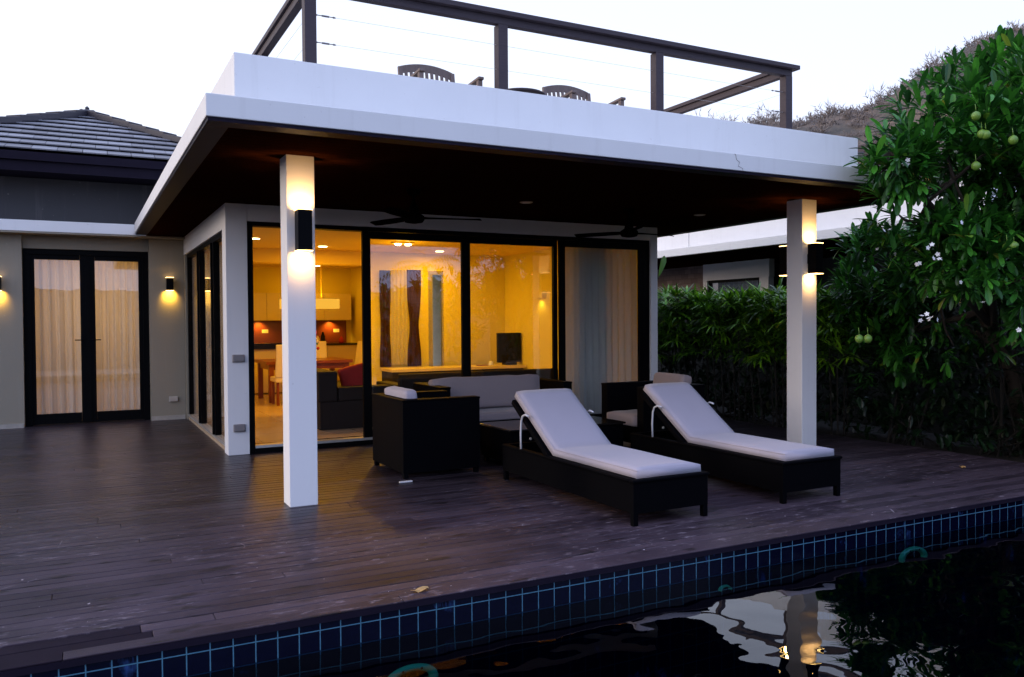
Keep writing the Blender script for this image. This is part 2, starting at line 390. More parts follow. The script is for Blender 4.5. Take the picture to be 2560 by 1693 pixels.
def light(name, kind, loc, power, color, parent, aim=None, size=.1, cone=None, blend=.5):
    d = bpy.data.lights.new(name, kind); d.energy = power; d.color = color
    if kind == 'AREA': d.shape = 'DISK'; d.size = size
    else: d.shadow_soft_size = size
    if kind == 'SPOT': d.spot_size = R(cone); d.spot_blend = blend
    o = bpy.data.objects.new(name, d); col.objects.link(o)
    if parent: o.parent = parent; o.location = Vector(loc)-parent.location
    else: o.location = loc
    if aim: o.rotation_euler = (-Vector(aim)).to_track_quat('Z', 'Y').to_euler()
    return o

# ------------------------------------------------------------------ ground, pool, deck
YE, WZ = 3.93, -.167
XR = 8.12
b = MB()
for x0, x1, y0, y1 in ((-700, 700, 13.0, 900), (-700, 700, -900, -2.5), (-700, -8, -2.5, 13.0), (8.2, 700, -2.5, 13.0)):
    b.quad((x0, y0, -.12), (x1, y0, -.12), (x1, y1, -.12), (x0, y1, -.12))
S(b.build('ground', 'soil'))
M['tile_dimmed'] = m_tilewall('pool_tiles_dimmed', 0, 2, (-.02, .72), .14)  # same wall tiles, grout darkened to imitate dimness below the water
S(B('pool_far_wall', 'tile_xz', None, -8, 8.05, YE, YE+.05, -.19, -.034)); S(B('pool_lower_wall', 'tile_dimmed', None, -8, 8.05, YE, YE+.05, -1.5, -.191))
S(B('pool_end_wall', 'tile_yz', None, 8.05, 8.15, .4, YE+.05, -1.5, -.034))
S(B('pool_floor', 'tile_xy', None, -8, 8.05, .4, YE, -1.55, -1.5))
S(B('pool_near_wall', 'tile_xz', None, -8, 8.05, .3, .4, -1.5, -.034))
S(B('terrace', 'plinth', None, -8, 8.2, -2.5, .3, -.3, -.01))
S(MB().quad((-8, .4, WZ), (8.05, .4, WZ), (8.05, YE, WZ), (-8, YE, WZ)).build('pool_water', 'water'))
S(B('deck_base', 'soil', None, -8, XR, YE+.05, 13.4, -.25, -.045))
b = MB(); bd = MB(); bn = MB(); rr = random.Random(3)
y = YE-.012; row = 0
while y < 13.12:
    x = -8.0-rr.random()*2
    while x < XR:
        ln = rr.choice((4.8, 6.0, 7.2, 3.9)); x1 = min(x+ln, XR)
        a0 = max(x, -8)
        zz = rr.uniform(-.0012, .0008)
        if x1-a0 > .05:
            if row in (0, 1, 2) and a0 < .3:
                e = (-.082, .275, .231)[row]; e0 = -2.6
                cuts = [(a0, min(x1, e0), b), (max(a0, e0), min(x1, e), bd), (max(a0, e), x1, b)]
            else: cuts = [(a0, x1, b)]
            for c0, c1, q in cuts:
                if c1-c0 > .02:
                    dz = -.004 if q is bd else zz
                    q.box(c0+.0012, c1-.0012, y, y+.0925, -.032 if row else -.004+dz*0, dz if row else .004, bev=.0025, seg=1)
        x = x1+.0005
    y += .1; row += 1
S(B('deck_shadow_strip', 'eave', None, -8, 8.05, YE-.014, YE+.04, -.0335, -.0042))  # dark strip in place of the shadow gap under the deck edge
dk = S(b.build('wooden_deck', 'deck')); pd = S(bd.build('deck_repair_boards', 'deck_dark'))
# ------------------------------------------------------------------ villa
YF, YW, ZB, ZT = 9.177, 13.116, 2.689, 2.837
XP0, XP1 = 1.383, 1.605
v = thing('pool_villa', 'white flat roofed villa with amber lit living room and roof terrace', 'house', (4.2, 9.2, 0))
RX0, RX1 = .717, 7.85
B('roof_slab', 'white', v, RX0, RX1, 5.461, 12.892, ZB+.004, ZT, bev=.006)
B('roof_slab', 'white', v, -6, RX0+.0, 12.892, 13.5, ZB-.024, ZT-.024, bev=.004)
S0 = MB(); S0.box(RX0+.16, RX1-.16, 5.461+.16, YW+.2, ZB-.012, ZB+.001); S0.build('soffit', 'soffit', v)
B('drip_edge', 'eave', v, RX0+.012, RX1-.012, 5.461+.012, 5.461+.16, ZB-.02, ZB+.001)
B('drip_edge', 'eave', v, RX0+.012, RX0+.158, 5.461+.163, 12.88, ZB-.02, ZB+.001)
B('drip_edge', 'eave', v, RX1-.158, RX1-.012, 5.461+.163, 12.88, ZB-.02, ZB+.001)
p = MB(); PX0, PX1, PY, PZ = 1.063, 7.83, 6.53, 3.446
p.box(PX0, PX1, PY, PY+.14, ZT+.001, PZ, bev=.005); p.build('parapet', 'white', v)
B('parapet', 'white', v, PX0, PX0+.14, PY+.142, 12.6, ZT+.001, PZ-.002, bev=.005)
B('parapet', 'white', v, PX1-.14, PX1, PY+.142, 12.6, ZT+.001, PZ-.002, bev=.005)
B('parapet', 'white', v, PX0+.142, PX1-.142, 12.46, 12.6, ZT+.001, PZ-.004, bev=.005)
B('terrace_floor', 'plinth', v, PX0+.142, PX1-.142, PY+.142, 12.458, ZT+.001, 3.0)
crk = MB(); cz = [(5.02+.03*math.sin(k*1.9)*(k/8)+.010*k, 5.4595, ZT-.003-k*.0172) for k in range(9)]
crk.tube(cz, .0017, 5); crk.build('hairline_crack', 'outlet', v)
CW = .214
for cx in (1.401, 6.769):
    c = MB(); c.box(cx, cx+CW, 6.352, 6.352+CW, 0.0, ZB-.012, bev=.004); c.build('column', 'pillar', v)
# facade walls
B('corner_pillar', 'pillar', v, XP0, XP1, YF, YF+.24, 0, ZB-.012, bev=.004)
B('corner_pillar', 'pillar', v, 6.93, 7.045, YF, YF+.24, 0, ZB-.012, bev=.003)
B('lintel', 'pillar', v, XP1+.002, 6.928, YF+.002, YF+.2, 2.50, ZB-.013)
B('lintel', 'pillar', v, XP0+.002, XP0+.2, YF+.242, YW+.1, 2.42, ZB-.013)
B('side_wall', 'pillar', v, 6.952, 7.043, YF+.242, 18.2, 0, ZB-.014)
B('side_wall', 'cream', v, 1.39, 1.55, YW+.24, 18.2, 0, 2.6)
B('back_wall', 'in_wall', v, 4.35, 5.43, 13.57, 13.68, .08, 2.6)
B('back_wall', 'in_wall', v, 5.72, 6.95, 13.57, 13.68, .08, 2.6)
B('back_wall', 'in_wall', v, 5.432, 5.718, 13.572, 13.678, 2.3, 2.6)
B('inner_wall', 'in_wall', v, 6.936, 6.950, YF+.245, 13.568, .08, 2.6)
B('inner_wall', 'in_wall', v, 1.552, 1.60, YW+.3, 18.0, .08, 2.6)
B('inner_wall', 'in_wall', v, 5.36, 5.42, 13.682, 18.0, .08, 2.6)
B('kitchen_wall', 'in_wall', v, 1.55, 5.42, 18.0, 18.12, .08, 2.6)
m = Mat('polished_floor', (.55, .42, .28), .25, .5); br = m.n('ShaderNodeTexBrick'); m.l(m.wcoord(), br.inputs[0])
br.offset = 0; br.inputs['Scale'].default_value = 1; br.inputs['Brick Width'].default_value = .6; br.inputs['Row Height'].default_value = .6
br.inputs['Mortar Size'].default_value = .003; br.inputs['Color1'].default_value = (.52, .38, .25, 1); br.inputs['Color2'].default_value = (.60, .45, .30, 1); br.inputs['Mortar'].default_value = (.2, .15, .1, 1)
m.base(br.outputs[0]); M['floor'] = m.m
B('interior_floor', 'floor', v, 1.41, 6.95, YF+.12, 18.0, -.02, .075)
B('ceiling', 'in_ceil', v, 1.56, 6.95, YF+.205, 18.0, 2.6, 2.66)
B('interior_roof', 'white', v, -6, 7.04, 13.5, 18.3, 2.665, 2.80)
B('ceiling_beam', 'in_ceil', v, 1.60, 4.345, 13.57, 13.9, 2.38, 2.599)
# sliding door set
fr = MB()
fr.box(XP1+.002, 1.668, YF+.03, YF+.16, .0, 2.498)
fr.box(6.83, 6.928, YF+.03, YF+.16, .0, 2.498)
fr.box(1.670, 6.828, YF+.028, YF+.162, 2.452, 2.4985)
fr.box(1.670, 6.828, YF+.02, YF+.16, 0.001, .052)
fr.build('sliding_door_frame', 'black_al', v)
B('door_track', 'alu', v, 1.669, 6.829, YF+.035, YF+.15, .053, .082)
B('threshold_strip', 'counter', v, 1.669, 6.829, YF+.151, YF+.24, .053, .078)
def panel(x0, x1, gx0, gx1, yy):
    f = MB(); f.box(x0, gx0, yy, yy+.045, .083, 2.450); f.box(gx1, x1, yy, yy+.045, .083, 2.450)
    f.box(gx0+.0005, gx1-.0005, yy+.001, yy+.044, 2.368, 2.449); f.box(gx0+.0005, gx1-.0005, yy+.001, yy+.044, .084, .17)
    o = f.build('sliding_door', 'black_al', v)
    B('pane', 'glass', o, gx0, gx1, yy+.018, yy+.026, .17, 2.368)
    return o
panel(2.884, 4.200, 2.979, 4.128, YF+.034)
panel(4.204, 5.500, 4.260, 5.440, YF+.084)
panel(5.504, 6.829, 5.588, 6.764, YF+.034)
# side glazing on x = 1.383
f = MB(); XS = XP0+.03
for y0 in (9.42, 10.30, 11.58, 12.90): f.box(XS, XS+.07, y0, y0+.085, .083, 2.36)
f.box(XS, XS+.07, 9.42, 12.985, 2.361, 2.419); f.box(XS, XS+.07, 9.42, 12.985, 0.001, .052)
f.build('side_window_frame', 'black_al', v)
for y0 in (10.386, 11.666): B('side_door_stile', 'black_al', v, XS-.02, XS+.02, y0, y0+.05, .083, 2.36)
B('door_track', 'alu', v, XS-.012, XS+.072, 9.42, 12.985, .053, .082)
for a, c in ((9.505, 10.30), (10.436, 11.58), (11.716, 12.90)):
    B('side_window', 'glass', v, XS+.03, XS+.038, a, c, .083, 2.36)
# wing: wall with recessed french doors
B('wing_wall', 'cream', v, -6, -.68, YW, YW+.25, .0, 2.64)
B('wing_wall', 'cream', v, .912, XP0+.0, YW, YW+.25, .0, 2.64)
B('wing_wall', 'cream', v, -.678, .910, YW+.10, YW+.25, 2.46, 2.64)
B('wing_soffit', 'cream', v, -6, XP0, 12.90, 13.5, 2.641, 2.664)
B('wing_plinth', 'plinth', v, -6, -.69, YW-.02, YW-.001, 0, .06)
B('wing_plinth', 'plinth', v, .914, XP0-.01, YW-.02, YW-.001, 0, .06)
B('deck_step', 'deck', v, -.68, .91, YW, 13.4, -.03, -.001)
f = MB(); f.box(-.678, -.60, 13.27, 13.36, 0, 2.458); f.box(.845, .910, 13.27, 13.36, 0, 2.458)
f.box(-.599, .844, 13.271, 13.36, 2.40, 2.457); f.build('door_frame', 'black_al', v)
def leaf(x0, x1, g0, g1, hx, hd):
    f = MB(); f.box(x0, g0, 13.28, 13.33, .01, 2.398); f.box(g1, x1, 13.28, 13.33, .01, 2.398)
    f.box(g0+.001, g1-.001, 13.281, 13.329, 2.316, 2.397); f.box(g0+.001, g1-.001, 13.281, 13.329, .011, .154)
    o = f.build('french_door', 'black_al', v)
    B('pane', 'glass', o, g0, g1, 13.30, 13.308, .154, 2.316)
    h = MB(); h.tube([(hx, 13.28, 1.185), (hx, 13.235, 1.185), (hx+hd*.03, 13.228, 1.185), (hx+hd*.105, 13.228, 1.185)], .0085, 8)
    h.box(hx-.02, hx+.02, 13.268, 13.279, 1.10, 1.27); h.build('door_handle', 'sconce', o)
B('meeting_stile', 'black_al', v, .085, .145, 13.262, 13.2795, .01, 2.398)
B('door_frame', 'black_al', v, -.678, .910, 13.255, 13.2695, 2.385, 2.458)
B('door_frame', 'black_al', v, -.678, -.585, 13.255, 13.2695, 0, 2.384)
B('door_frame', 'black_al', v, .832, .910, 13.255, 13.2695, 0, 2.384)
B('side_wall', 'cream', v, 1.386, 1.50, 12.987, YW+.24, 0, 2.419)
leaf(-.598, .114, -.54, .02, .05, -1); leaf(.116, .843, .21, .778, .17, 1)
# bedroom behind the french doors
B('bedroom_wall', 'in_wall', v, -3.0, 1.385, 15.8, 15.9, 0, 2.6); B('bedroom_wall', 'in_wall', v, -3.1, -3.0, 13.37, 15.8, 0, 2.6)
B('bedroom_floor', 'floor', v, -3.0, 1.385, 13.37, 15.8, -.02, .02); B('bedroom_ceiling', 'in_ceil', v, -3.0, 1.385, 13.40, 15.8, 2.6, 2.63)
# upper wing wall and hip roof
B('upper_wall', 'grey_wall', v, -6, 1.034, 13.42, 17.6, 2.81, 3.46)
AP = Vector((.178, 16.0, 4.97)); EY, EZ, EX0, EX1, BY = 12.72, 3.70, -2.35, 2.5, 19.3
hr = MB()
def hip_face(e0, e1, n, ap):                       # overlapping courses of flat tiles, each tile its own island
    e0, e1 = Vector(e0), Vector(e1); up_ = ap-(e0+e1)/2; nrm = (e1-e0).cross(up_).normalized()
    for k in range(n):
        t0, t1 = k/n, (k+1.12)/n; t1 = min(t1, 1)
        a0, a1 = e0.lerp(ap, t0), e1.lerp(ap, t0); c0, c1 = e0.lerp(ap, t1), e1.lerp(ap, t1)
        cnt = max(1, int((a1-a0).length/.30)); off = .5 if k % 2 else 0
        for j in range(-1, cnt+1):
            s0, s1 = (j+off)/cnt+.0008, (j+1+off)/cnt-.0008
            s0, s1 = max(0, s0), min(1, s1)
            if s1-s0 < .01: continue
            up2 = (c0-a0); ww = (a1-a0)
            def pt(s_, lo): 
                q = a0.lerp(a1, s_); 
                if lo: return q
                q2 = q+ up_.normalized()*((up_.length)*(t1-t0))
                # stay inside the hips
                lo_, hi_ = c0, c1; r_ = ((q2-c0).dot(ww.normalized()))/max((c1-c0).length, 1e-4)
                return c0.lerp(c1, min(1, max(0, r_)))
            l0, l1, h0, h1 = pt(s0, 1), pt(s1, 1), pt(s0, 0), pt(s1, 0)
            lf = nrm*.034; th = nrm*.016; hr.hexa([l0+lf, l1+lf, h1, h0, l0+lf+th, l1+lf+th, h1+nrm*.010, h0+nrm*.010])
cc = [Vector(q) for q in ((EX0, EY, EZ), (EX1, EY, EZ), (EX1, BY, EZ), (EX0, BY, EZ))]
hb = MB()
for i in range(4): hb.quad(cc[i]-Vector((0, 0, .01)), cc[(i+1) % 4]-Vector((0, 0, .01)), AP-Vector((0, 0, .01)), AP-Vector((0, 0, .0105)))
hb.build('roof_underlay', 'fan', v)
hip_face((EX0, EY, EZ), (EX1, EY, EZ), 9, AP)
hip_face((EX1, EY, EZ), (EX1, BY, EZ), 9, AP)
hip_face((EX1, BY, EZ), (EX0, BY, EZ), 9, AP)
hip_face((EX0, BY, EZ), (EX0, EY, EZ), 9, AP)
ho = hr.build('hip_roof', 'rooftile', v)
rg = MB()
for c in ((EX0, EY), (EX1, EY), (EX0, BY), (EX1, BY)):
    c3 = Vector((c[0], c[1], EZ+.03)); n = 10
    for k in range(n):
        a, e = c3.lerp(AP+Vector((0, 0, .03)), k/n), c3.lerp(AP+Vector((0, 0, .03)), (k+1.06)/n)
        rg.beam(a+Vector((0, 0, .045)), e+Vector((0, 0, .015)), .26, .10, .012)
rg.lathe(AP+Vector((0, 0, .03)), [(.10, 0), (.09, .05), (.03, .09), (.035, .11), (.004, .14)], 12)
rg.build('hip_ridge', 'ridge', ho)
e = MB(); e.box(EX0, EX1, EY, EY+.05, 3.44, 3.695); e.box(EX0, EX0+.05, EY+.051, BY, 3.44, 3.694); e.box(EX1-.05, EX1, EY+.051, BY, 3.44, 3.694); e.box(EX0, EX1, BY-.05, BY, 3.44, 3.69)
e.box(EX0-.03, EX1+.03, EY-.05, EY-.001, 3.58, 3.69); e.box(EX0+.051, EX1-.051, EY+.051, BY-.051, 3.47, 3.49)
e.build('eave_board', 'eave', v)

# ------------------------------------------------------------------ wall lamps
def wall_lamp(x, yw, z0, z1, label, side=-1, wd=.105, pw=7.5, color=(1, .54, .17), up=True, group='black wall lamps', upf=1.25):
    t = thing('wall_lamp', label, 'wall lamp', (x, yw, z0), group); d0, d1 = yw+side*.028, yw+side*.135
    ya, yb = min(d0, d1), max(d0, d1); h = wd/2; bb = MB(); k = .004
    bb.box(x-h, x+h, ya, ya+k, z0, z1); bb.box(x-h, x+h, yb-k, yb, z0, z1)
    bb.box(x-h, x-h+k, ya+k, yb-k, z0, z1); bb.box(x+h-k, x+h, ya+k, yb-k, z0, z1)
    bb.box(x-h+k, x+h-k, ya+k, yb-k, (z0+z1)/2-.01, (z0+z1)/2+.01)
    bb.build('housing', 'sconce', t)
    B('bracket', 'sconce', t, x-.03, x+.03, min(yw+side*.001, yw+side*.0275), max(yw+side*.001, yw+side*.0275), (z0+z1)/2-.05, (z0+z1)/2+.05)
    ym = (ya+yb)/2
    for zz, s in ((z0, -1), (z1, 1)):
        if s == 1 and not up:
            pass
        MB().lathe((x, ym, zz-s*.016), [(.026, -.008), (.034, 0), (.026, .008)], 16).build('bulb', 'bulb', t, True)
        rim = MB(); rim.box(x-h-.003, x+h+.003, ya-.003, ya, zz-.003, zz+.003); rim.box(x-h-.003, x+h+.003, yb, yb+.003, zz-.003, zz+.003)
        rim.box(x-h-.003, x-h, ya, yb, zz-.003, zz+.003); rim.box(x+h, x+h+.003, ya, yb, zz-.003, zz+.003); rim.build('rim', 'bulb', t)
        if up or s == -1:
            light('lamp_light', 'SPOT', (x, ym, zz+s*.002), pw*(upf if s == 1 else 1), color, t, (0, -side*(.9 if s == 1 else 1.6), s), .022, 122 if s == 1 else 114, .8)
    return t
wall_lamp(1.508, 6.352, 1.945, 2.253, 'black box lamp facing the pool on the nearer white column', pw=10)
wall_lamp(6.876, 6.352, 1.885, 2.205, 'black box lamp facing the pool on the far white column', pw=10)
wall_lamp(6.855, 6.566, 1.885, 2.205, 'lamp peeking out behind the far white column', side=1, pw=10)
wall_lamp(1.508, 6.566, 1.945, 2.253, 'lamp hidden behind the nearer white column', side=1, pw=10)
YL = (1, .56, .05)
wall_lamp(1.180, YW, 1.89, 2.08, 'small black lamp on cream wall right of the french doors', wd=.092, pw=20, color=YL, up=False)
wall_lamp(-.965, YW, 1.865, 2.055, 'small black lamp cut by the left picture edge', wd=.092, pw=20, color=YL, up=False)

# outlets
def outlet(x0, x1, yy, z0, z1, label, mat):
    t = thing('outlet_box', label, 'outlet', ((x0+x1)/2, yy, z0), 'weatherproof outlet boxes')
    B('box', mat, t, x0, x1, yy-.03, yy-.0005, z0, z1, bev=.006); B('flap', mat, t, x0+.008, x1-.008, yy-.038, yy-.0305, z0+.012, z1-.008, bev=.003)
outlet(1.435, 1.560, YF, .992, 1.072, 'grey outlet box at waist height on the corner pillar', 'outlet')
outlet(1.437, 1.560, YF, .248, .330, 'grey outlet box near the foot of the corner pillar', 'outlet')
outlet(1.155, 1.277, YW, .262, .340, 'beige outlet box low on the cream wall under the small lamp', 'outlet_w')

# ------------------------------------------------------------------ ceiling fans and soffit lights
def fan(x, y, z, rot, label):
    t = thing('ceiling_fan', label, 'ceiling fan', (x, y, z), 'black ceiling fans under the canopy')
    MB().tube([(x, y, z+.08), (x, y, ZB-.03)], .014, 10).build('rod', 'fan', t, True)
    MB().lathe((x, y, ZB-.075), [(.03, 0), (.06, .02), (.065, .055)], 20).build('canopy', 'fan', t, True)
    MB().lathe((x, y, z-.07), [(.03, 0), (.085, .01), (.105, .04), (.10, .07), (.055, .10), (.04, .16), (.016, .20)], 24).build('motor', 'fan', t, True)
    for k in range(3):
        a = R(rot+120*k); u = Vector((math.cos(a), math.sin(a), 0)); s = Vector((-u.y, u.x, 0)); c = Vector((x, y, z-.02))
        bl = MB(); pts = []
        for r_, hw in ((.09, .02), (.16, .045), (.40, .065), (.60, .060), (.66, .035)):
            pts.append((c+u*r_-s*hw+Vector((0, 0, -.012)), c+u*r_+s*hw+Vector((0, 0, .012))))
        for (a0, a1), (b0, b1) in zip(pts, pts[1:]):
            q = Vector((0, 0, .007)); bl.hexa([a0, a1, b1, b0, a0+q, a1+q, b1+q, b0+q])
        bl.build('blade', 'fan', t)
fan(2.86, 7.5, 2.42, -12, 'black ceiling fan nearer the lit sconce column')
fan(5.55, 7.75, 2.42, 5, 'black ceiling fan toward the hedge end of the canopy')
for x, y, lb in ((4.251, 7.80, 'small round soffit light between the two fans'), (6.66, 7.85, 'small round soffit light near the far column')):
    t = thing('soffit_light', lb, 'light', (x, y, ZB-.02), 'unlit round soffit lights')
    MB().lathe((x, y, ZB-.018), [(.065, 0), (.07, .003), (.07, .006)], 20).build('trim', 'outlet_w', t); MB().lathe((x, y, ZB-.0205), [(.045, 0), (.045, .002)], 20).build('lens', 'towel', t)

# ------------------------------------------------------------------ roof railing
t = thing('roof_railing', 'dark brown timber railing with thin cables round the roof terrace', 'railing', (4.2, 6.6, 3.0))
PXS = (1.634, 3.318, 5.017, 6.725); RY = 6.735
k = RY/6.53
posts = [x*k for x in PXS]; RZ0, RZ1 = 4.075, 4.19
for x in posts: B('post', 'teak' if False else 'rail', t, x-.048, x+.048, RY-.045, RY+.05, 3.001, RZ0, bev=.004)
B('top_rail', 'rail', t, posts[0]-.14, posts[-1]+.12, RY-.09, RY+.02, RZ1-.045, RZ1, bev=.004)
B('under_rail', 'rail', t, posts[0]-.05, posts[-1]+.05, RY-.04, RY+.03, RZ0+.001, RZ1-.0455, bev=.003)
for x in (posts[0], posts[-1]):
    B('side_rail', 'rail', t, x-.06, x+.06, RY+.022, 12.3, RZ1-.0455, RZ1-.001, bev=.004)
    B('under_rail', 'rail', t, x-.035, x+.035, RY+.052, 12.3, RZ0+.001, RZ1-.046, bev=.003)
    for y in (8.6, 10.5, 12.25): B('post', 'rail', t, x-.046, x+.046, y-.045, y+.045, 3.001, RZ0, bev=.004)
for z in (3.68, 3.90):
    MB().tube([(posts[0]+.05, RY, z), (posts[-1]-.05, RY, z)], .0012, 5).build('cable', 'alu', t)
    for x in (posts[0], posts[-1]): MB().tube([(x, RY+.05, z), (x, 12.2, z)], .0012, 5).build('cable', 'alu', t)
    for x, s in ((posts[0]+.05, 1), (posts[-1]-.05, -1)):
        MB().lathe((0, 0, 0), [(.004, 0), (.007, .01), (.004, .02), (.004, .05), (.008, .055), (.008, .11), (.004, .115), (.004, .14), (.009, .15), (.003, .17)], 8)\
            .build('turnbuckle', 'outlet', None).name
        o = bpy.context.scene.collection.objects[-1]; o.data.transform(Matrix.Translation((x, RY, z)) @ Matrix.Rotation(s*math.pi/2, 4, 'Y'))
        o.data.transform(Matrix.Translation(-Vector(t.location))); o.parent = t

# ------------------------------------------------------------------ roof chairs and table
def teak_chair(x, y, label):
    t = thing('terrace_chair', label, 'chair', (x, y, 3.0), 'slatted teak chairs on the roof terrace')
    z = 3.0; w_ = .27
    st = MB()
    for k in range(7): st.box(x-w_+.02, x+w_-.02, y-.24+k*.065, y-.24+k*.065+.05, z+.42, z+.44, bev=.003, seg=1)
    st.build('seat', 'teak', t)
    bk = MB(); n = 12
    def top(u): return z+.90-.045*(u*u) 
    for k in range(n):                                    # curved top rail
        u0, u1 = -1+2*k/n, -1+2*(k+1)/n; yb = y+.30
        bk.hexa([(x+u0*w_, yb, top(u0)-.07), (x+u1*w_, yb, top(u1)-.07), (x+u1*w_, yb+.025, top(u1)-.07), (x+u0*w_, yb+.025, top(u0)-.07),
                 (x+u0*w_, yb, top(u0)), (x+u1*w_, yb, top(u1)), (x+u1*w_, yb+.025, top(u1)), (x+u0*w_, yb+.025, top(u0))])
    for k in range(9):
        u = -.78+1.56*k/8; bk.hexa([(x+u*w_-.014, y+.235, z+.46), (x+u*w_+.014, y+.235, z+.46), (x+u*w_+.014, y+.250, z+.46), (x+u*w_-.014, y+.250, z+.46),
                 (x+u*w_-.014, y+.302, top(u)-.06), (x+u*w_+.014, y+.302, top(u)-.06), (x+u*w_+.014, y+.317, top(u)-.06), (x+u*w_-.014, y+.317, top(u)-.06)])
    bk.build('backrest', 'teak', t)
    for s in (-1, 1):
        MB().hexa([(x+s*w_-.02, y+.17, z), (x+s*w_+.02, y+.17, z), (x+s*w_+.02, y+.21, z), (x+s*w_-.02, y+.21, z),
                   (x+s*w_-.02, y+.295, z+.85), (x+s*w_+.02, y+.295, z+.85), (x+s*w_+.02, y+.328, z+.85), (x+s*w_-.02, y+.328, z+.85)]).build('leg', 'teak', t)
        B('leg', 'teak', t, x+s*(w_+.02)-.022, x+s*(w_+.02)+.022, y-.30, y-.255, z, z+.635, bev=.003)
        MB().beam((x+s*(w_+.02), y-.32, z+.65), (x+s*(w_+.02), y+.26, z+.62), .055, .025, .004).build('armrest', 'teak', t)
    return t
teak_chair(3.03, 7.26, 'weathered slatted teak chair on the roof left of the middle railing post')
teak_chair(4.62, 7.26, 'weathered slatted teak chair on the roof between the two right posts')
t = thing('terrace_table', 'round dark table just showing over the roof parapet', 'table', (3.98, 7.55, 3.0))
MB().lathe((4.03, 7.52, 3.695), [(.24, 0), (.265, .008), (.265, .022), (.25, .03)], 32).build('tabletop', 'rail', t)
MB().lathe((4.02, 7.52, 3.0), [(.20, 0), (.20, .02), (.03, .05), (.03, .694)], 20).build('pedestal', 'rail', t)

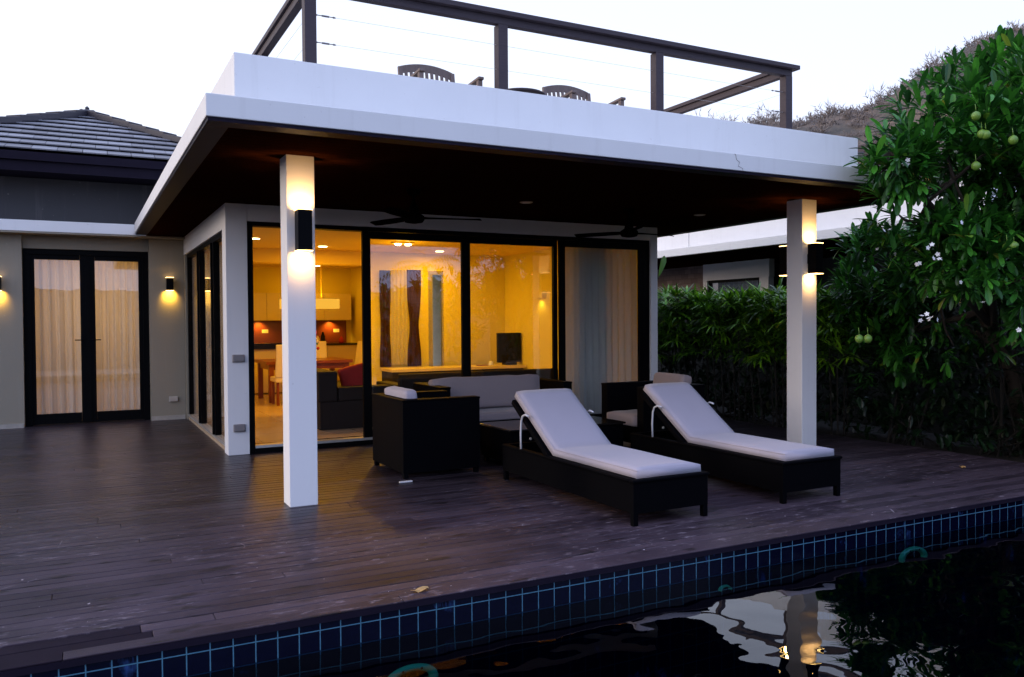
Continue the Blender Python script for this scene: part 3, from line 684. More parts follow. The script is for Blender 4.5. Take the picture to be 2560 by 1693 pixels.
# ------------------------------------------------------------------ sun loungers
def lounger(x0, x1, y0, label):
    t = thing('sun_lounger', label, 'sun lounger', ((x0+x1)/2, y0+.95, 0), 'black rattan sun loungers by the pool'); y1 = y0+1.98; zt = .318
    fr = MB()
    fr.box(x0+.012, x1-.012, y0+.012, y0+.05, .085, zt-.024)
    fr.box(x0+.012, x0+.05, y0+.05, y1, .085, zt-.024); fr.box(x1-.05, x1-.012, y0+.05, y1, .085, zt-.024); fr.box(x0+.05, x1-.05, y1-.04, y1, .085, zt-.024)
    fr.build('side_apron', 'rattan', t)
    rm = MB(); rm.box(x0, x1, y0, y0+.055, zt-.023, zt, bev=.008); rm.box(x0, x0+.055, y0+.056, y1, zt-.023, zt, bev=.008)
    rm.box(x1-.055, x1, y0+.056, y1, zt-.023, zt, bev=.008); rm.box(x0+.056, x1-.056, y1-.05, y1, zt-.023, zt-.001, bev=.006); rm.build('rim', 'rattan', t)
    B('deck_panel', 'rattan', t, x0+.056, x1-.056, y0+.056, y0+1.17, zt-.03, zt-.006)
    for lx in (x0+.012, x1-.052):
        for ly in (y0+.012, y1-.05): B('leg', 'rattan', t, lx, lx+.04, ly, ly+.04, 0, .085, bev=.003)
    # back frame
    hy, hz = y0+1.19, zt-.008; ty, tz = y0+1.82, .722
    d = Vector((0, ty-hy, tz-hz)).normalized(); n_ = Vector((0, -d.z, d.y)) ; n_ = Vector((0, -d.z, d.y))
    Ln = math.hypot(ty-hy, tz-hz); th = .045
    def P(x, l, o): return Vector((x, hy, hz))+d*l+n_*o
    a0, a1 = x0+.03, x1-.03
    MB().hexa([P(a0, 0, -th), P(a1, 0, -th), P(a1, Ln, -th), P(a0, Ln, -th), P(a0, 0, 0), P(a1, 0, 0), P(a1, Ln, 0), P(a0, Ln, 0)], .006).build('backrest', 'rattan', t)
    # cushion: seat and back as one folded pad
    c0, c1 = x0+.065, x1-.045; ct = .062; g = .004
    cu = MB(); prof_b = [(y0+.045, zt-.005+g), (hy-.01, zt-.005+g), ]; 
    ybot = [Vector((0, y0+.045, zt+.0)), Vector((0, hy-.005, zt+.0)), Vector((0, hy, hz))+d*(Ln+.035)+n_*.003]
    # mitred inner side
    up0 = Vector((0, 0, 1)); mid_n = (up0+n_).normalized(); k_ = ct/mid_n.dot(up0)
    ytop = [ybot[0]+up0*ct, ybot[1]+mid_n*k_, ybot[2]+n_*ct]
    vs = []
    nx = 10
    for (pb, pt) in zip(ybot, ytop): vs.append((pb, pt))
    segs = []
    for (b0, t0), (b1, t1) in zip(vs, vs[1:]):
        for k in range(12): segs.append((b0.lerp(b1, k/12), t0.lerp(t1, k/12)))
    segs.append(vs[-1])
    bm = cu.b; grid = []
    for i, (pb, pt) in enumerate(segs):
        edge = min(i, len(segs)-1-i); row = []
        pr = [(c0, pb, 0), (c1, pb, 0)]
        top = []
        for j in range(nx+1):
            u = j/nx; e = min(u, 1-u); sag = .006*math.sin(u*math.pi)
            q = pb.lerp(pt, 1.0 if e > 0 else .86)+(pt-pb)*(sag/ct)+(pt-pb)*.05*noise.noise(Vector((u*3, i*.35, x0)))
            q.x = c0+(c1-c0)*u + (0.004 if j == 0 else -.004 if j == nx else 0); top.append(q)
        lo = [Vector((c0, pb.y, pb.z)), Vector((c1, pb.y, pb.z))]
        grid.append([bm.verts.new(p) for p in (lo[0], *top, lo[1])])
    for a, c in zip(grid, grid[1:]):
        for j in range(len(a)-1): bm.faces.new((a[j], a[j+1], c[j+1], c[j]))
        bm.faces.new((a[-1], a[0], c[0], c[-1]))
    bm.faces.new(grid[0]); bm.faces.new(grid[-1][::-1])
    bmesh.ops.bevel(bm, geom=[e for e in bm.edges if e.calc_face_angle(0) > .9], offset=.010, segments=3, profile=.5, affect='EDGES')
    o = cu.build('cushion', 'cushion', t, True)
    pp = MB(); pp.tube([(c0+.006, q.y, q.z+.001) if False else (c0+.004, pb.lerp(q, .84).y, pb.lerp(q, .84).z) for pb, q in segs], .0035, 6); pp.build('piping', 'cushion', o)
    # armrest tubes: bent pale rods either side of the hinge
    for xx in (x0+.012, x1-.012):
        pts = []
        b_ = Vector((xx, y0+1.63, zt)); 
        for q in ((y0+1.63, zt-.01), (y0+1.635, zt+.12), (y0+1.625, zt+.235), (y0+1.60, zt+.28), (y0+1.555, zt+.298), (y0+1.50, zt+.29)): pts.append((xx, *q))
        MB().tube(pts, .0085, 8).build('support_rod', 'rope', t, True)
    for xx in (x0+.035, x1-.035): MB().lathe((xx, y0+1.50, zt+.10), [(.010, -.004), (.012, 0), (.006, .006)], 10, 'y').build('bolt', 'alu', t)
    return t
lounger(3.312, 3.985, 4.590, 'black rattan lounger with raised back and pale cushion, nearer the white lit column')
lounger(4.715, 5.360, 4.610, 'black rattan lounger with raised back and pale cushion, nearer the hedge')

# ------------------------------------------------------------------ rattan seating group
def arm_shell(t, x0, x1, y0, y1, back, h=.708, th=.11, lift=.05):
    s = MB()
    if back in ('L', 'R'):
        s.box(x0, x1, y0, y0+th, lift, h-.02); s.box(x0, x1, y1-th, y1, lift, h-.02)
    if back == 'L': s.box(x0, x0+th, y0+th+.001, y1-th-.001, lift, h-.02)
    if back == 'R': s.box(x1-th, x1, y0+th+.001, y1-th-.001, lift, h-.02)
    if back == 'B':
        s.box(x0, x0+th, y0, y1, lift, h-.02); s.box(x1-th, x1, y0, y1, lift, h-.02); s.box(x0+th+.001, x1-th-.001, y1-th, y1, lift, h-.02)
    s.build('side_panel', 'rattan', t)
    s = MB(); hh = h-.0195
    if back in ('L', 'R'):
        s.box(x0-.006, x1+.006, y0-.006, y0+th+.006, hh, h, bev=.006); s.box(x0-.006, x1+.006, y1-th-.006, y1+.006, hh, h, bev=.006)
        a, c = (x0-.006, x0+th+.006) if back == 'L' else (x1-th-.006, x1+.006)
        s.box(a, c, y0+th+.007, y1-th-.007, hh, h, bev=.005)
    else:
        s.box(x0-.006, x0+th+.006, y0-.006, y1+.006, hh, h, bev=.006); s.box(x1-th-.006, x1+.006, y0-.006, y1+.006, hh, h, bev=.006)
        s.box(x0+th+.007, x1-th-.007, y1-th-.006, y1+.006, hh, h, bev=.005)
    s.build('top_rim', 'rattan', t)
    for lx in (x0+.01, x1-.05):
        for ly in (y0+.01, y1-.05): B('foot', 'sconce', t, lx, lx+.04, ly, ly+.04, 0, lift)
def soft_box(name, t, x0, x1, y0, y1, z0, z1, rot=0, axis='X', piv=None, mat='cushion', amp=.006):
    b = MB(); b.box(x0, x1, y0, y1, z0, z1)
    bmesh.ops.subdivide_edges(b.b, edges=b.b.edges, cuts=9, use_grid_fill=True)
    c = Vector(((x0+x1)/2, (y0+y1)/2, (z0+z1)/2)); hs = Vector(((x1-x0)/2, (y1-y0)/2, (z1-z0)/2)); r = min(hs)*.55
    for vv in b.b.verts:                                # rounded box
        p = vv.co-c; q = Vector([max(-(hs[i]-r), min(hs[i]-r, p[i])) for i in range(3)]); dd = p-q
        if dd.length > 1e-6: dd = dd.normalized()*min(dd.length, r) if dd.length > r else dd
        p = q+dd; nn = noise.noise(p*6+c)*amp; vv.co = c+p+(dd.normalized()*nn if dd.length > 1e-6 else Vector((0, 0, 0)))
    o = b.build(name, mat, t, True)
    if rot:
        pv = Vector(piv)-Vector(t.location); o.data.transform(Matrix.Translation(pv) @ Matrix.Rotation(R(rot), 4, axis) @ Matrix.Translation(-pv))
    return o
# armchair with its back to the left
t = thing('rattan_armchair', 'black rattan armchair nearest the camera with a pale cushion on its rim', 'armchair', (2.94, 7.4, 0), 'black rattan armchairs facing each other')
arm_shell(t, 2.545, 3.30, 6.99, 7.86, 'L')
B('seat_base', 'rattan', t, 2.657, 3.30, 7.102, 7.748, .10, .27); soft_box('seat_cushion', t, 2.66, 3.31, 7.105, 7.745, .272, .40)
soft_box('back_cushion', t, 2.662, 2.79, 7.12, 7.74, .41, .775, -8, 'Y', (2.66, 7.4, .41))
t = thing('rattan_armchair', 'black rattan armchair beyond the far lounger by the hedge', 'armchair', (5.55, 7.4, 0), 'black rattan armchairs facing each other')
arm_shell(t, 5.20, 6.02, 7.02, 7.80, 'R')
B('seat_base', 'rattan', t, 5.20, 5.908, 7.132, 7.688, .10, .27); soft_box('seat_cushion', t, 5.17, 5.905, 7.135, 7.685, .272, .405, mat='cushion_shaded')
soft_box('back_cushion', t, 5.76, 5.90, 7.14, 7.68, .41, .80, 10, 'Y', (5.9, 7.4, .41), mat='cushion_shaded')
t = thing('rattan_sofa', 'black rattan sofa with pale back and seat cushions against the glass doors', 'sofa', (4.2, 8.5, 0))
arm_shell(t, 3.40, 5.03, 8.16, 8.98, 'B'); B('seat_base', 'rattan', t, 3.512, 4.918, 8.16, 8.868, .08, .325)
soft_box('seat_cushion', t, 3.515, 4.915, 8.03, 8.866, .327, .42, mat='cushion_shaded')
soft_box('back_cushion', t, 3.42, 4.78, 8.40, 8.56, .44, .80, -10, 'X', (4.2, 8.4, .44), amp=.01, mat='cushion_shaded')
t = thing('coffee_table', 'low black rattan coffee table in the middle of the seating group', 'table', (4.2, 7.2, 0))
B('table_body', 'rattan', t, 3.58, 4.86, 6.90, 7.55, .06, .365); B('tabletop', 'counter', t, 3.56, 4.88, 6.88, 7.57, .366, .385, bev=.003)
for lx in (3.60, 4.80):
    for ly in (6.92, 7.49): B('foot', 'sconce', t, lx, lx+.04, ly, ly+.04, 0, .06)
# small things on the deck
def dry_leaf(x, y, s, a, label):
    pts = []; n = 12; vs = []; fs = []
    for k in range(n):
        th = 2*math.pi*k/n; r_ = s*(.5+.08*math.sin(3*th)); px, py = r_*math.cos(th), .45*r_*math.sin(th)
        vs.append((x+px*math.cos(a)-py*math.sin(a), y+px*math.sin(a)+py*math.cos(a), .006+.012*abs(math.sin(th*1.5))))
    vs.append((x, y, .010)); vs += [(q[0], q[1], q[2]-.0015) for q in vs]
    for k in range(n):
        fs.append((k, (k+1) % n, n)); fs.append((n+1+(k+1) % n, n+1+k, 2*n+1)); fs.append((k, n+1+k, n+1+(k+1) % n, (k+1) % n))
    tag(raw('fallen_leaf', vs, fs, 'leafdry'), label, 'leaf', 'dry leaves lying on the deck')
dry_leaf(1.555, 4.03, .105, .2, 'dry orange leaf on the deck near the pool edge')
dry_leaf(7.334, 4.93, .10, 1.0, 'small dry orange leaf on the deck by the hedge')
o = B('white_card', 'towel', None, 2.46, 2.575, 6.845, 6.87, .0015, .012); tag(o, 'small white strip lying on deck before the near armchair', 'card')

# ------------------------------------------------------------------ pool fittings
def ring(x, z, r0, r1, label, cat='pool light'):
    t = thing('pool_light', label, cat, (x, YE, z), 'round fittings in the pool wall'); b = MB()
    pr = []
    n = 30; vs = []
    for k in range(n+1):                               # upper arc of a round fitting, flattened to imitate refraction
        a = -.25+(math.pi+.5)*k/n; f_ = 1-.75*abs(k/n-.42)**2
        ri, ro = r1-(r1-r0)*f_, r1
        for rr_, yy in ((ri, YE-.002), (ri+.004, YE-.024), (ro-.006, YE-.028), (ro, YE-.002)):
            vs.append(b.b.verts.new((x+rr_*math.cos(a), yy, z+.52*rr_*math.sin(a))))
    for k in range(n):
        for j in range(3): b.b.faces.new((vs[k*4+j], vs[k*4+j+1], vs[k*4+j+5], vs[k*4+j+4]))
    b.build('bezel', 'teal', t, True)
    MB().lathe((x, YE-.008, z), [(r0*.5, 0), (r0*.3, -.004), (.002, -.006)], 28, 'y').build('lens', 'sconce', t, True)
    if r1 > .08:
        for k in range(2):
            a = 1.15+.9*k; rm = (r0+r1)/2
            MB().lathe((x+rm*math.cos(a), YE-.0285, z+.52*rm*math.sin(a)), [(.007, 0), (.005, -.002)], 8, 'y').build('screw', 'sconce', t)
ring(1.462, -.400, .088, .142, 'large teal ring of a pool light below the water, bottom edge')
ring(5.274, -.305, .088, .142, 'teal pool light ring under water below the far lounger')
ring(3.519, -.263, .030, .048, 'small teal inlet ring under the water', 'inlet')

# ------------------------------------------------------------------ interior
AMB = (1, .47, .003)
def downlight(x, y, z, pw, label, r_=.07, col_=AMB, hot='bulb_hot'):
    t = thing('downlight', label, 'light', (x, y, z), 'round downlights in the ceiling')
    MB().lathe((x, y, z-.006), [(r_+.012, 0), (r_+.015, .004), (r_, .0055)], 20).build('trim', 'in_ceil', t)
    MB().lathe((x, y, z-.0125), [(r_-.004, 0), (r_, .006)], 20).build('lens', hot, t)
    light('downlight_light', 'AREA', (x, y, z-.02), pw, col_, t, (0, 0, -1), .12)
downlight(3.378, 12.82, 2.6, 18, 'lit downlight seen through the open door, left of the glass panels')
downlight(5.386, 12.93, 2.6, 21, 'lit downlight seen through the first glass panel beside the twin spots')
downlight(3.10, 15.9, 2.6, 12, 'lit downlight over the dining area at the back')
downlight(2.20, 12.0, 2.6, 14, 'lit downlight behind the corner pillar')
downlight(4.40, 17.2, 2.6, 7, 'lit downlight in the far kitchen')
t = thing('ceiling_spotlight', 'twin bright spotlight on the living room ceiling behind the glass', 'light', (4.3, 11.75, 2.6))
B('housing', 'in_ceil', t, 4.13, 4.47, 11.68, 11.82, 2.575, 2.599, bev=.004)
for dx in (-.075, .085): MB().lathe((4.3+dx, 11.75, 2.555), [(.032, 0), (.045, .008), (.045, .019)], 18).build('bulb', 'spot_hot', t)
light('spot_light', 'AREA', (4.3, 11.75, 2.55), 50, AMB, t, (0, 0, -1), .2)
light('spot_light', 'POINT', (4.3, 11.75, 2.30), 12, AMB, t, None, .12)
t = thing('picture_light', 'warm wall light on the living room wall behind the second panel', 'wall lamp', (6.9, 12.2, 1.85))
B('housing', 'in_wall', t, 6.86, 6.934, 12.05, 12.35, 1.80, 1.90); light('wall_light', 'SPOT', (6.84, 12.2, 1.79), 3, (1, .62, .12), t, (.35, 0, -1), .03, 120, .8)
t = thing('ceiling_vent', 'square air conditioning grille in the dining ceiling', 'vent', (4.1, 15.4, 2.6))
B('frame', 'in_ceil', t, 3.75, 4.60, 15.05, 15.75, 2.575, 2.598); B('grille', 'tv', t, 3.85, 4.50, 15.15, 15.65, 2.570, 2.5745)
t = thing('pendant_lamp', 'long glowing amber pendant lamp over the dining table', 'pendant lamp', (3.6, 14.5, 1.65))
B('shade', 'shade', t, 3.10, 4.07, 14.35, 14.70, 1.655, 1.825, bev=.006)
MB().tube([(3.79, 14.52, 1.83), (3.79, 14.52, 2.53)], .006, 8).build('cord', 'in_ceil', t); MB().lathe((3.79, 14.52, 2.53), [(.01, 0), (.06, .066)], 16).build('ceiling_cup', 'in_ceil', t)
light('pendant_light', 'POINT', (3.6, 14.5, 1.50), 14, AMB, t, None, .15); light('pendant_light', 'AREA', (3.6, 14.5, 1.86), 10, AMB, t, (0, 0, 1), .5)
# kitchen
t = thing('kitchen_unit', 'cream kitchen units with red splashback along the far wall', 'kitchen', (3.6, 17.7, .08))
B('base_unit', 'cabinet', t, 1.65, 5.34, 17.42, 17.99, .16, .93); B('worktop', 'counter', t, 1.65, 5.34, 17.38, 17.99, .931, .97)
B('splashback', 'red_cloth' if False else 'redwood', t, 1.65, 5.24, 17.975, 17.998, .975, 1.46)
for k in range(6): B('wall_cupboard', 'cabinet', t, 1.66+k*.60, 1.66+k*.60+.594, 17.62, 17.995, 1.465, 2.04, bev=.003)
for k in range(6): B('drawer_front', 'cabinet', t, 1.66+k*.60, 1.66+k*.60+.594, 17.40, 17.418, .57, .92, bev=.003); 
for k in range(6): B('drawer_front', 'cabinet', t, 1.66+k*.60, 1.66+k*.60+.594, 17.40, 17.418, .18, .56, bev=.003)
for x in (3.35, 4.86): light('undercabinet_light', 'SPOT', (x, 17.86, 1.45), 16, (1, .50, .05), t, (0, .35, -1), .03, 130, .8)
for x, z in ((3.42, 1.20), (4.95, 1.20)): B('socket', 'dining', t, x, x+.13, 17.968, 17.9745, z, z+.075)
t = thing('kitchen_island', 'kitchen island with black top and cream drawers', 'kitchen island', (3.0, 15.9, .08))
B('body', 'cabinet', t, 2.35, 3.55, 15.9, 16.5, .10, .92); B('worktop', 'counter', t, 2.30, 3.62, 15.82, 16.56, .921, 1.03); B('end_panel', 'redwood', t, 2.33, 2.349, 15.9, 16.5, .08, .92)
for k, (x, h, mt) in enumerate(((4.35, .22, 'tv'), (4.50, .16, 'dining'), (4.62, .24, 'tv'), (5.02, .14, 'red_cloth'))):
    o = MB().lathe((x, 17.6, .971), [(.045, 0), (.05, .02), (.05, h*.6), (.03, h*.8), (.02, h)], 14).build('kitchen_jar', mt, None, True)
    tag(o, ['tall dark jar on the far worktop', 'short cream jar on the far worktop', 'tallest dark bottle on the far worktop', 'red kettle at the right end of the worktop'][k], 'jar', 'jars on the kitchen worktop')
# dining
t = thing('dining_table', 'red brown dining table in the lit back room', 'table', (3.55, 14.6, .08))
B('tabletop', 'redwood', t, 2.75, 4.22, 14.1, 15.2, .715, .765, bev=.004)
B('apron', 'redwood', t, 2.82, 4.15, 14.17, 15.13, .62, .714)
for lx in (2.80, 4.09):
    for ly in (14.15, 15.07): B('leg', 'redwood', t, lx, lx+.08, ly, ly+.08, .076, .714)
def dchair(x, y, face, label):
    t = thing('dining_chair', label, 'chair', (x, y, .076), 'cream high backed dining chairs'); d = face
    B('seat', 'dining', t, x-.22, x+.22, y-.22, y+.22, .45, .53, bev=.015)
    if d in ('-x', '+x'):
        s = 1 if d == '-x' else -1; a = x+s*.20
        MB().hexa([(a-.03, y-.22, .53), (a+.03, y-.22, .53), (a+.03, y+.22, .53), (a-.03, y+.22, .53), (a+s*.08-.025, y-.22, 1.06), (a+s*.08+.025, y-.22, 1.06), (a+s*.08+.025, y+.22, 1.06), (a+s*.08-.025, y+.22, 1.06)], .01).build('backrest', 'dining', t)
    else:
        s = 1 if d == '-y' else -1; a = y+s*.20
        MB().hexa([(x-.22, a-.03, .53), (x+.22, a-.03, .53), (x+.22, a+.03, .53), (x-.22, a+.03, .53), (x-.22, a+s*.08-.025, 1.06), (x+.22, a+s*.08-.025, 1.06), (x+.22, a+s*.08+.025, 1.06), (x-.22, a+s*.08+.025, 1.06)], .01).build('backrest', 'dining', t)
    for lx in (-.20, .16):
        for ly in (-.20, .16): B('leg', 'redwood', t, x+lx, x+lx+.04, y+ly, y+ly+.04, .076, .449)
dchair(3.93, 15.32, '-y', 'cream dining chair on the far side of the red brown table, left of two')
dchair(4.36, 14.88, '-x', 'cream dining chair at the right end of the red brown table, far seat')
dchair(4.36, 14.38, '-x', 'cream dining chair at the right end of the red brown table, near seat')
dchair(3.00, 13.75, '+y', 'cream dining chair with its back to the open door, left')
t = thing('flower_vase', 'tall vase of red and white flowers on the dining table', 'vase', (3.62, 14.6, .766))
MB().lathe((3.62, 14.5, .766), [(.04, 0), (.055, .06), (.03, .16), (.04, .2)], 16).build('vase', 'red_cloth', t, True)
fl = {'red_cloth': MB(), 'petal': MB(), 'leaf': MB()}; rr = random.Random(5)
for k in range(46):
    h = rr.random(); a = rr.random()*6.28; q = (3.62+math.cos(a)*.10*(1.1-h), 14.5+math.sin(a)*.10*(1.1-h), .96+h*.46)
    bmesh.ops.create_icosphere(fl[rr.choice(('red_cloth', 'red_cloth', 'petal', 'leaf'))].b, subdivisions=1, radius=rr.uniform(.016, .034), matrix=Matrix.Translation(q))
fl['red_cloth'].build('red_flowers', 'red_cloth', t); fl['petal'].build('white_flowers', 'petal', t); fl['leaf'].build('leaves', 'leaf', t)
# living room
t = thing('indoor_sofa', 'dark indoor sofa seen end on through the open door', 'sofa', (3.0, 11, .076))
B('base', 'dark_sofa', t, 2.62, 3.52, 10.15, 12.1, .08, .42); B('backrest', 'dark_sofa', t, 2.60, 2.84, 10.14, 12.1, .421, .80, bev=.02)
B('armrest', 'dark_sofa', t, 2.85, 3.54, 10.14, 10.36, .421, .60, bev=.02); soft_box('seat_cushion', t, 2.86, 3.5, 10.38, 12.0, .421, .55, mat='dark_sofa')
t0 = thing('red_cushion', 'red scatter cushion on the dark sofa inside the open door', 'cushion', (3.2, 10.45, .55))
soft_box('cushion_cover', t0, 3.0, 3.36, 10.40, 10.52, .55, .86, -14, 'Y', (3.2, 10.45, .55), mat='red_cloth')
t = thing('indoor_sofa', 'dark indoor sofa with its back against the glass panels', 'sofa', (4.8, 10.5, .076))
B('base', 'dark_sofa', t, 3.62, 5.92, 10.10, 10.95, .08, .42); B('backrest', 'dark_sofa', t, 3.60, 5.94, 9.98, 10.09, .08, .745, bev=.02)
B('armrest', 'dark_sofa', t, 3.60, 3.78, 10.10, 10.96, .421, .60, bev=.02); B('armrest', 'dark_sofa', t, 5.76, 5.94, 10.10, 10.96, .421, .60, bev=.02)
t = thing('television_cabinet', 'long low cabinet with pale top under the television', 'cabinet', (5.6, 12.9, .076))
B('body', 'dark_sofa', t, 4.46, 6.86, 12.72, 13.25, .08, .60); B('top', 'cabinet', t, 4.44, 6.90, 12.68, 13.27, .601, .648, bev=.004)
t = thing('television', 'black television standing on the low cabinet', 'television', (6.55, 12.95, .65))
B('screen', 'tv', t, 6.46, 7.0-.09, 12.90, 12.98, .69, 1.21, bev=.008); B('stand', 'tv', t, 6.6, 6.8, 12.85, 13.05, .649, .69, bev=.004)
t = thing('cabinet_ornament', 'small white ornament beside the television', 'ornament', (6.35, 12.95, .65))
MB().lathe((6.34, 12.95, .649), [(.05, 0), (.06, .02), (.03, .035), (.045, .06), (.01, .075)], 16).build('body', 'petal', t, True); B('tray', 'redwood', t, 6.08, 6.26, 12.88, 13.0, .649, .662)
# glazed courtyard door
f = MB(); f.box(5.433, 5.515, 13.58, 13.64, .09, 2.299); f.box(5.69, 5.717, 13.58, 13.64, .09, 2.299); f.box(5.516, 5.689, 13.581, 13.639, 2.24, 2.298)
f.build('courtyard_door', 'alu', v)
# curtains
def curtain(name, x0, x1, y, z0, z1, mat, label, amp=.022, folds=9, ax='x', seed=0, tie=None, group=None, n=None):
    n = n or int(folds*10); vs = []; fs = []; rr = random.Random(seed); ph = [rr.uniform(0, 6.28) for _ in range(3)]
    rows = 14
    for j in range(rows+1):
        tz = j/rows; z = z0+(z1-z0)*tz
        for i in range(n+1):
            u = i/n; sq = 1.0
            if tie: sq = 1-tie*(math.exp(-((tz-.42)/.2)**2))
            x = x0+(x1-x0)*(.5+(u-.5)*sq) if tie else x0+(x1-x0)*u
            o = amp*(math.sin(u*folds*6.283+ph[0]+.6*math.sin(tz*2+ph[1]))+.35*math.sin(u*folds*13.7+ph[2]+tz))*(1-.45*tz)
            vs.append((x, y+o, z) if ax == 'x' else (y+o, x, z))
    for j in range(rows):
        for i in range(n): a = j*(n+1)+i; fs.append((a, a+1, a+n+2, a+n+1))
    o = raw(name, vs, fs, mat, None, True); tag(o, label, 'curtain', group); return o
curtain('sheer_curtain', 5.74, 6.92, YF+.30, .09, 2.44, 'sheer_thick', 'long pale sheer curtain behind the right glass panel', .03, 11, seed=2)
M['lining'] = plain('grey_lining', (.45, .44, .42), .9, .1, 8, .1)
curtain('lining_curtain', 5.90, 6.47, YF+.40, .09, 2.44, 'lining', 'opaque grey lining curtain bunched behind the sheer in the right panel', .03, 6, seed=14)
curtain('sheer_curtain', 4.72, 5.02, 13.49, .68, 2.30, 'sheer', 'narrow pale curtain between two dark red drapes', .015, 4, seed=3)
curtain('red_drape', 4.52, 4.72, 13.50, .65, 2.29, 'drape', 'dark red drape on the back wall, left of the narrow sheer', .018, 3, seed=4, tie=.2)
curtain('red_drape', 5.00, 5.26, 13.49, .65, 2.31, 'drape', 'wider dark red drape beside the courtyard door', .018, 3, seed=5, tie=.35)
curtain('sheer_curtain', -.60, .13, 13.47, .03, 2.40, 'sheer', 'backlit pale curtain behind the left french door', .05, 6, seed=6)
curtain('sheer_curtain', .14, .85, 13.48, .03, 2.40, 'sheer', 'backlit pale curtain behind the right french door', .042, 7, seed=7)
curtain('sheer_curtain', 9.52, 10.2, 1.52, .09, 2.35, 'sheer', 'pale curtain behind the side window nearest the corner pillar', .02, 8, 'y', seed=8)
curtain('sheer_curtain', 10.5, 11.5, 1.53, .09, 2.35, 'sheer', 'pale curtain behind the middle side window', .02, 9, 'y', seed=9)
curtain('sheer_curtain', 11.75, 12.85, 1.53, .09, 2.35, 'sheer', 'pale curtain behind the side window nearest the french doors', .02, 9, 'y', seed=10)
t = thing('bedroom_lamp', 'warm lamp glowing behind the french door curtains', 'lamp', (.3, 14.9, 2.4))
MB().lathe((.3, 14.9, 2.45), [(.08, 0), (.14, .03), (.14, .14)], 20).build('shade', 'shade', t, True)
light('bedroom_light', 'POINT', (.3, 14.7, 1.7), 40, (1, .60, .32), t, None, .25)

# ------------------------------------------------------------------ neighbour house (mirror image of this one)
NX = 10.55
h = thing('neighbour_house', 'white flat roofed neighbouring house behind the palm hedge', 'house', (14, 13, 0))
B('roof_slab', 'white', h, NX, 17, 6.2, 22, ZB, ZT, bev=.005)
B('soffit', 'soffit', h, NX+.1, 16.9, 6.3, 21.9, ZB-.02, ZB-.001)
f = MB(); f.box(NX+.36, NX+.50, 7.0, 13.18, ZT+.001, PZ, bev=.004); f.box(NX+.36, NX+.50, 13.20, 21.5, ZT+.001, PZ, bev=.004); f.box(NX+.502, 16.5, 7.0, 7.14, ZT+.001, PZ-.002); f.build('parapet', 'white', h)
B('wall', 'stone', h, 12.75, 12.9, 14.75, 21.5, 0, 2.668); B('wall', 'pillar', h, 12.6, 12.75, 12.70, 14.74, 2.30, 2.668)
B('wall', 'pillar', h, 12.6, 12.75, 12.72, 12.98, 0, 2.299); B('wall', 'grey_wall', h, 13.6, 13.8, 7.5, 14.6, 0, 2.668)
B('wall', 'pillar', h, 12.6, 12.75, 14.6, 14.74, 0, 2.299)
f = MB(); f.box(12.64, 12.70, 12.99, 13.05, .1, 2.298); f.box(12.64, 12.70, 14.54, 14.599, .1, 2.298); f.box(12.64, 12.70, 13.051, 14.539, 2.24, 2.298)
wf = f.build('window', 'black_al', h); B('pane', 'glass', wf, 12.66, 12.67, 13.05, 14.54, .1, 2.24)
for cy_ in (8.1,): B('column', 'pillar', h, 11.4, 11.62, cy_, cy_+.22, 0, ZB-.021)
t = thing('neighbour_railing', 'dark timber railing on the neighbouring roof', 'railing', (11.2, 12, 3.0))
for y in (7.4, 9.1, 10.8, 12.5, 14.2, 15.9): B('post', 'rail', t, NX+.56, NX+.66, y-.05, y+.05, ZT+.001, 4.07)
B('top_rail', 'rail', t, NX+.54, NX+.68, 7.3, 16.1, 4.071, 4.18); B('top_rail', 'rail', t, NX+.70, 16, 7.34, 7.46, 4.071, 4.18)
curtain('blue_curtain', 13.06, 14.52, 12.85, .1, 2.25, plain('blue_grey_cloth', (.08, .11, .16), .8), 'dim blue grey curtain in the neighbouring window', .02, 10, 'y', seed=12)

# ------------------------------------------------------------------ foliage
class Leaves:
    def __init__(s): s.v = []; s.f = []
    def leaf(s, p, d, up, L_, W_, fold=.25, droop=.15):
        d = d.normalized(); sd_ = d.cross(up)
        if sd_.length < .05: sd_ = d.cross(Vector((1, .3, 0)))
        sd_.normalize(); n_ = sd_.cross(d); i = len(s.v)
        st_ = ((0, 0), (.22, .26), (.48, .42), (.74, .50), (.91, .34), (1, 0)); cv = noise.noise(p*9)*.12
        for t_, w_ in st_:
            c = p+d*(L_*t_)+n_*(-droop*L_*t_*t_)+sd_*(L_*cv*t_*t_)
            if w_: s.v += [c-sd_*W_*w_+n_*(fold*W_*w_), c, c+sd_*W_*w_+n_*(fold*W_*w_)]
            else: s.v.append(c)
        s.f += [(i, i+2, i+1), (i, i+3, i+2)]
        for k in (1, 4, 7): s.f += [(i+k, i+k+1, i+k+4, i+k+3), (i+k+1, i+k+2, i+k+5, i+k+4)]
        s.f += [(i+10, i+11, i+13), (i+11, i+12, i+13)]
    def blade(s, p, d, up, L_, W_, droop=.3):
        d = d.normalized(); sd_ = d.cross(up)
        if sd_.length < .05: sd_ = d.cross(Vector((1, .3, 0)))
        sd_.normalize(); n_ = sd_.cross(d); i = len(s.v)
        def q(t, w_): return p+d*(L_*t)+sd_*w_-n_*(droop*L_*t*t)
        s.v += [q(0, -W_*.2), q(0, W_*.2), q(.5, -W_*.5), q(.5, W_*.5), q(1, 0)]
        s.f += [(i, i+1, i+3, i+2), (i+2, i+3, i+4)]
    def build(s, name, mat, parent=None): return raw(name, s.v, s.f, mat, parent, False)
UPV = Vector((0, 0, 1))
def rnd_dir(r): 
    while True:
        q = Vector((r.uniform(-1, 1), r.uniform(-1, 1), r.uniform(-1, 1)))
        if .05 < q.length < 1: return q.normalized()
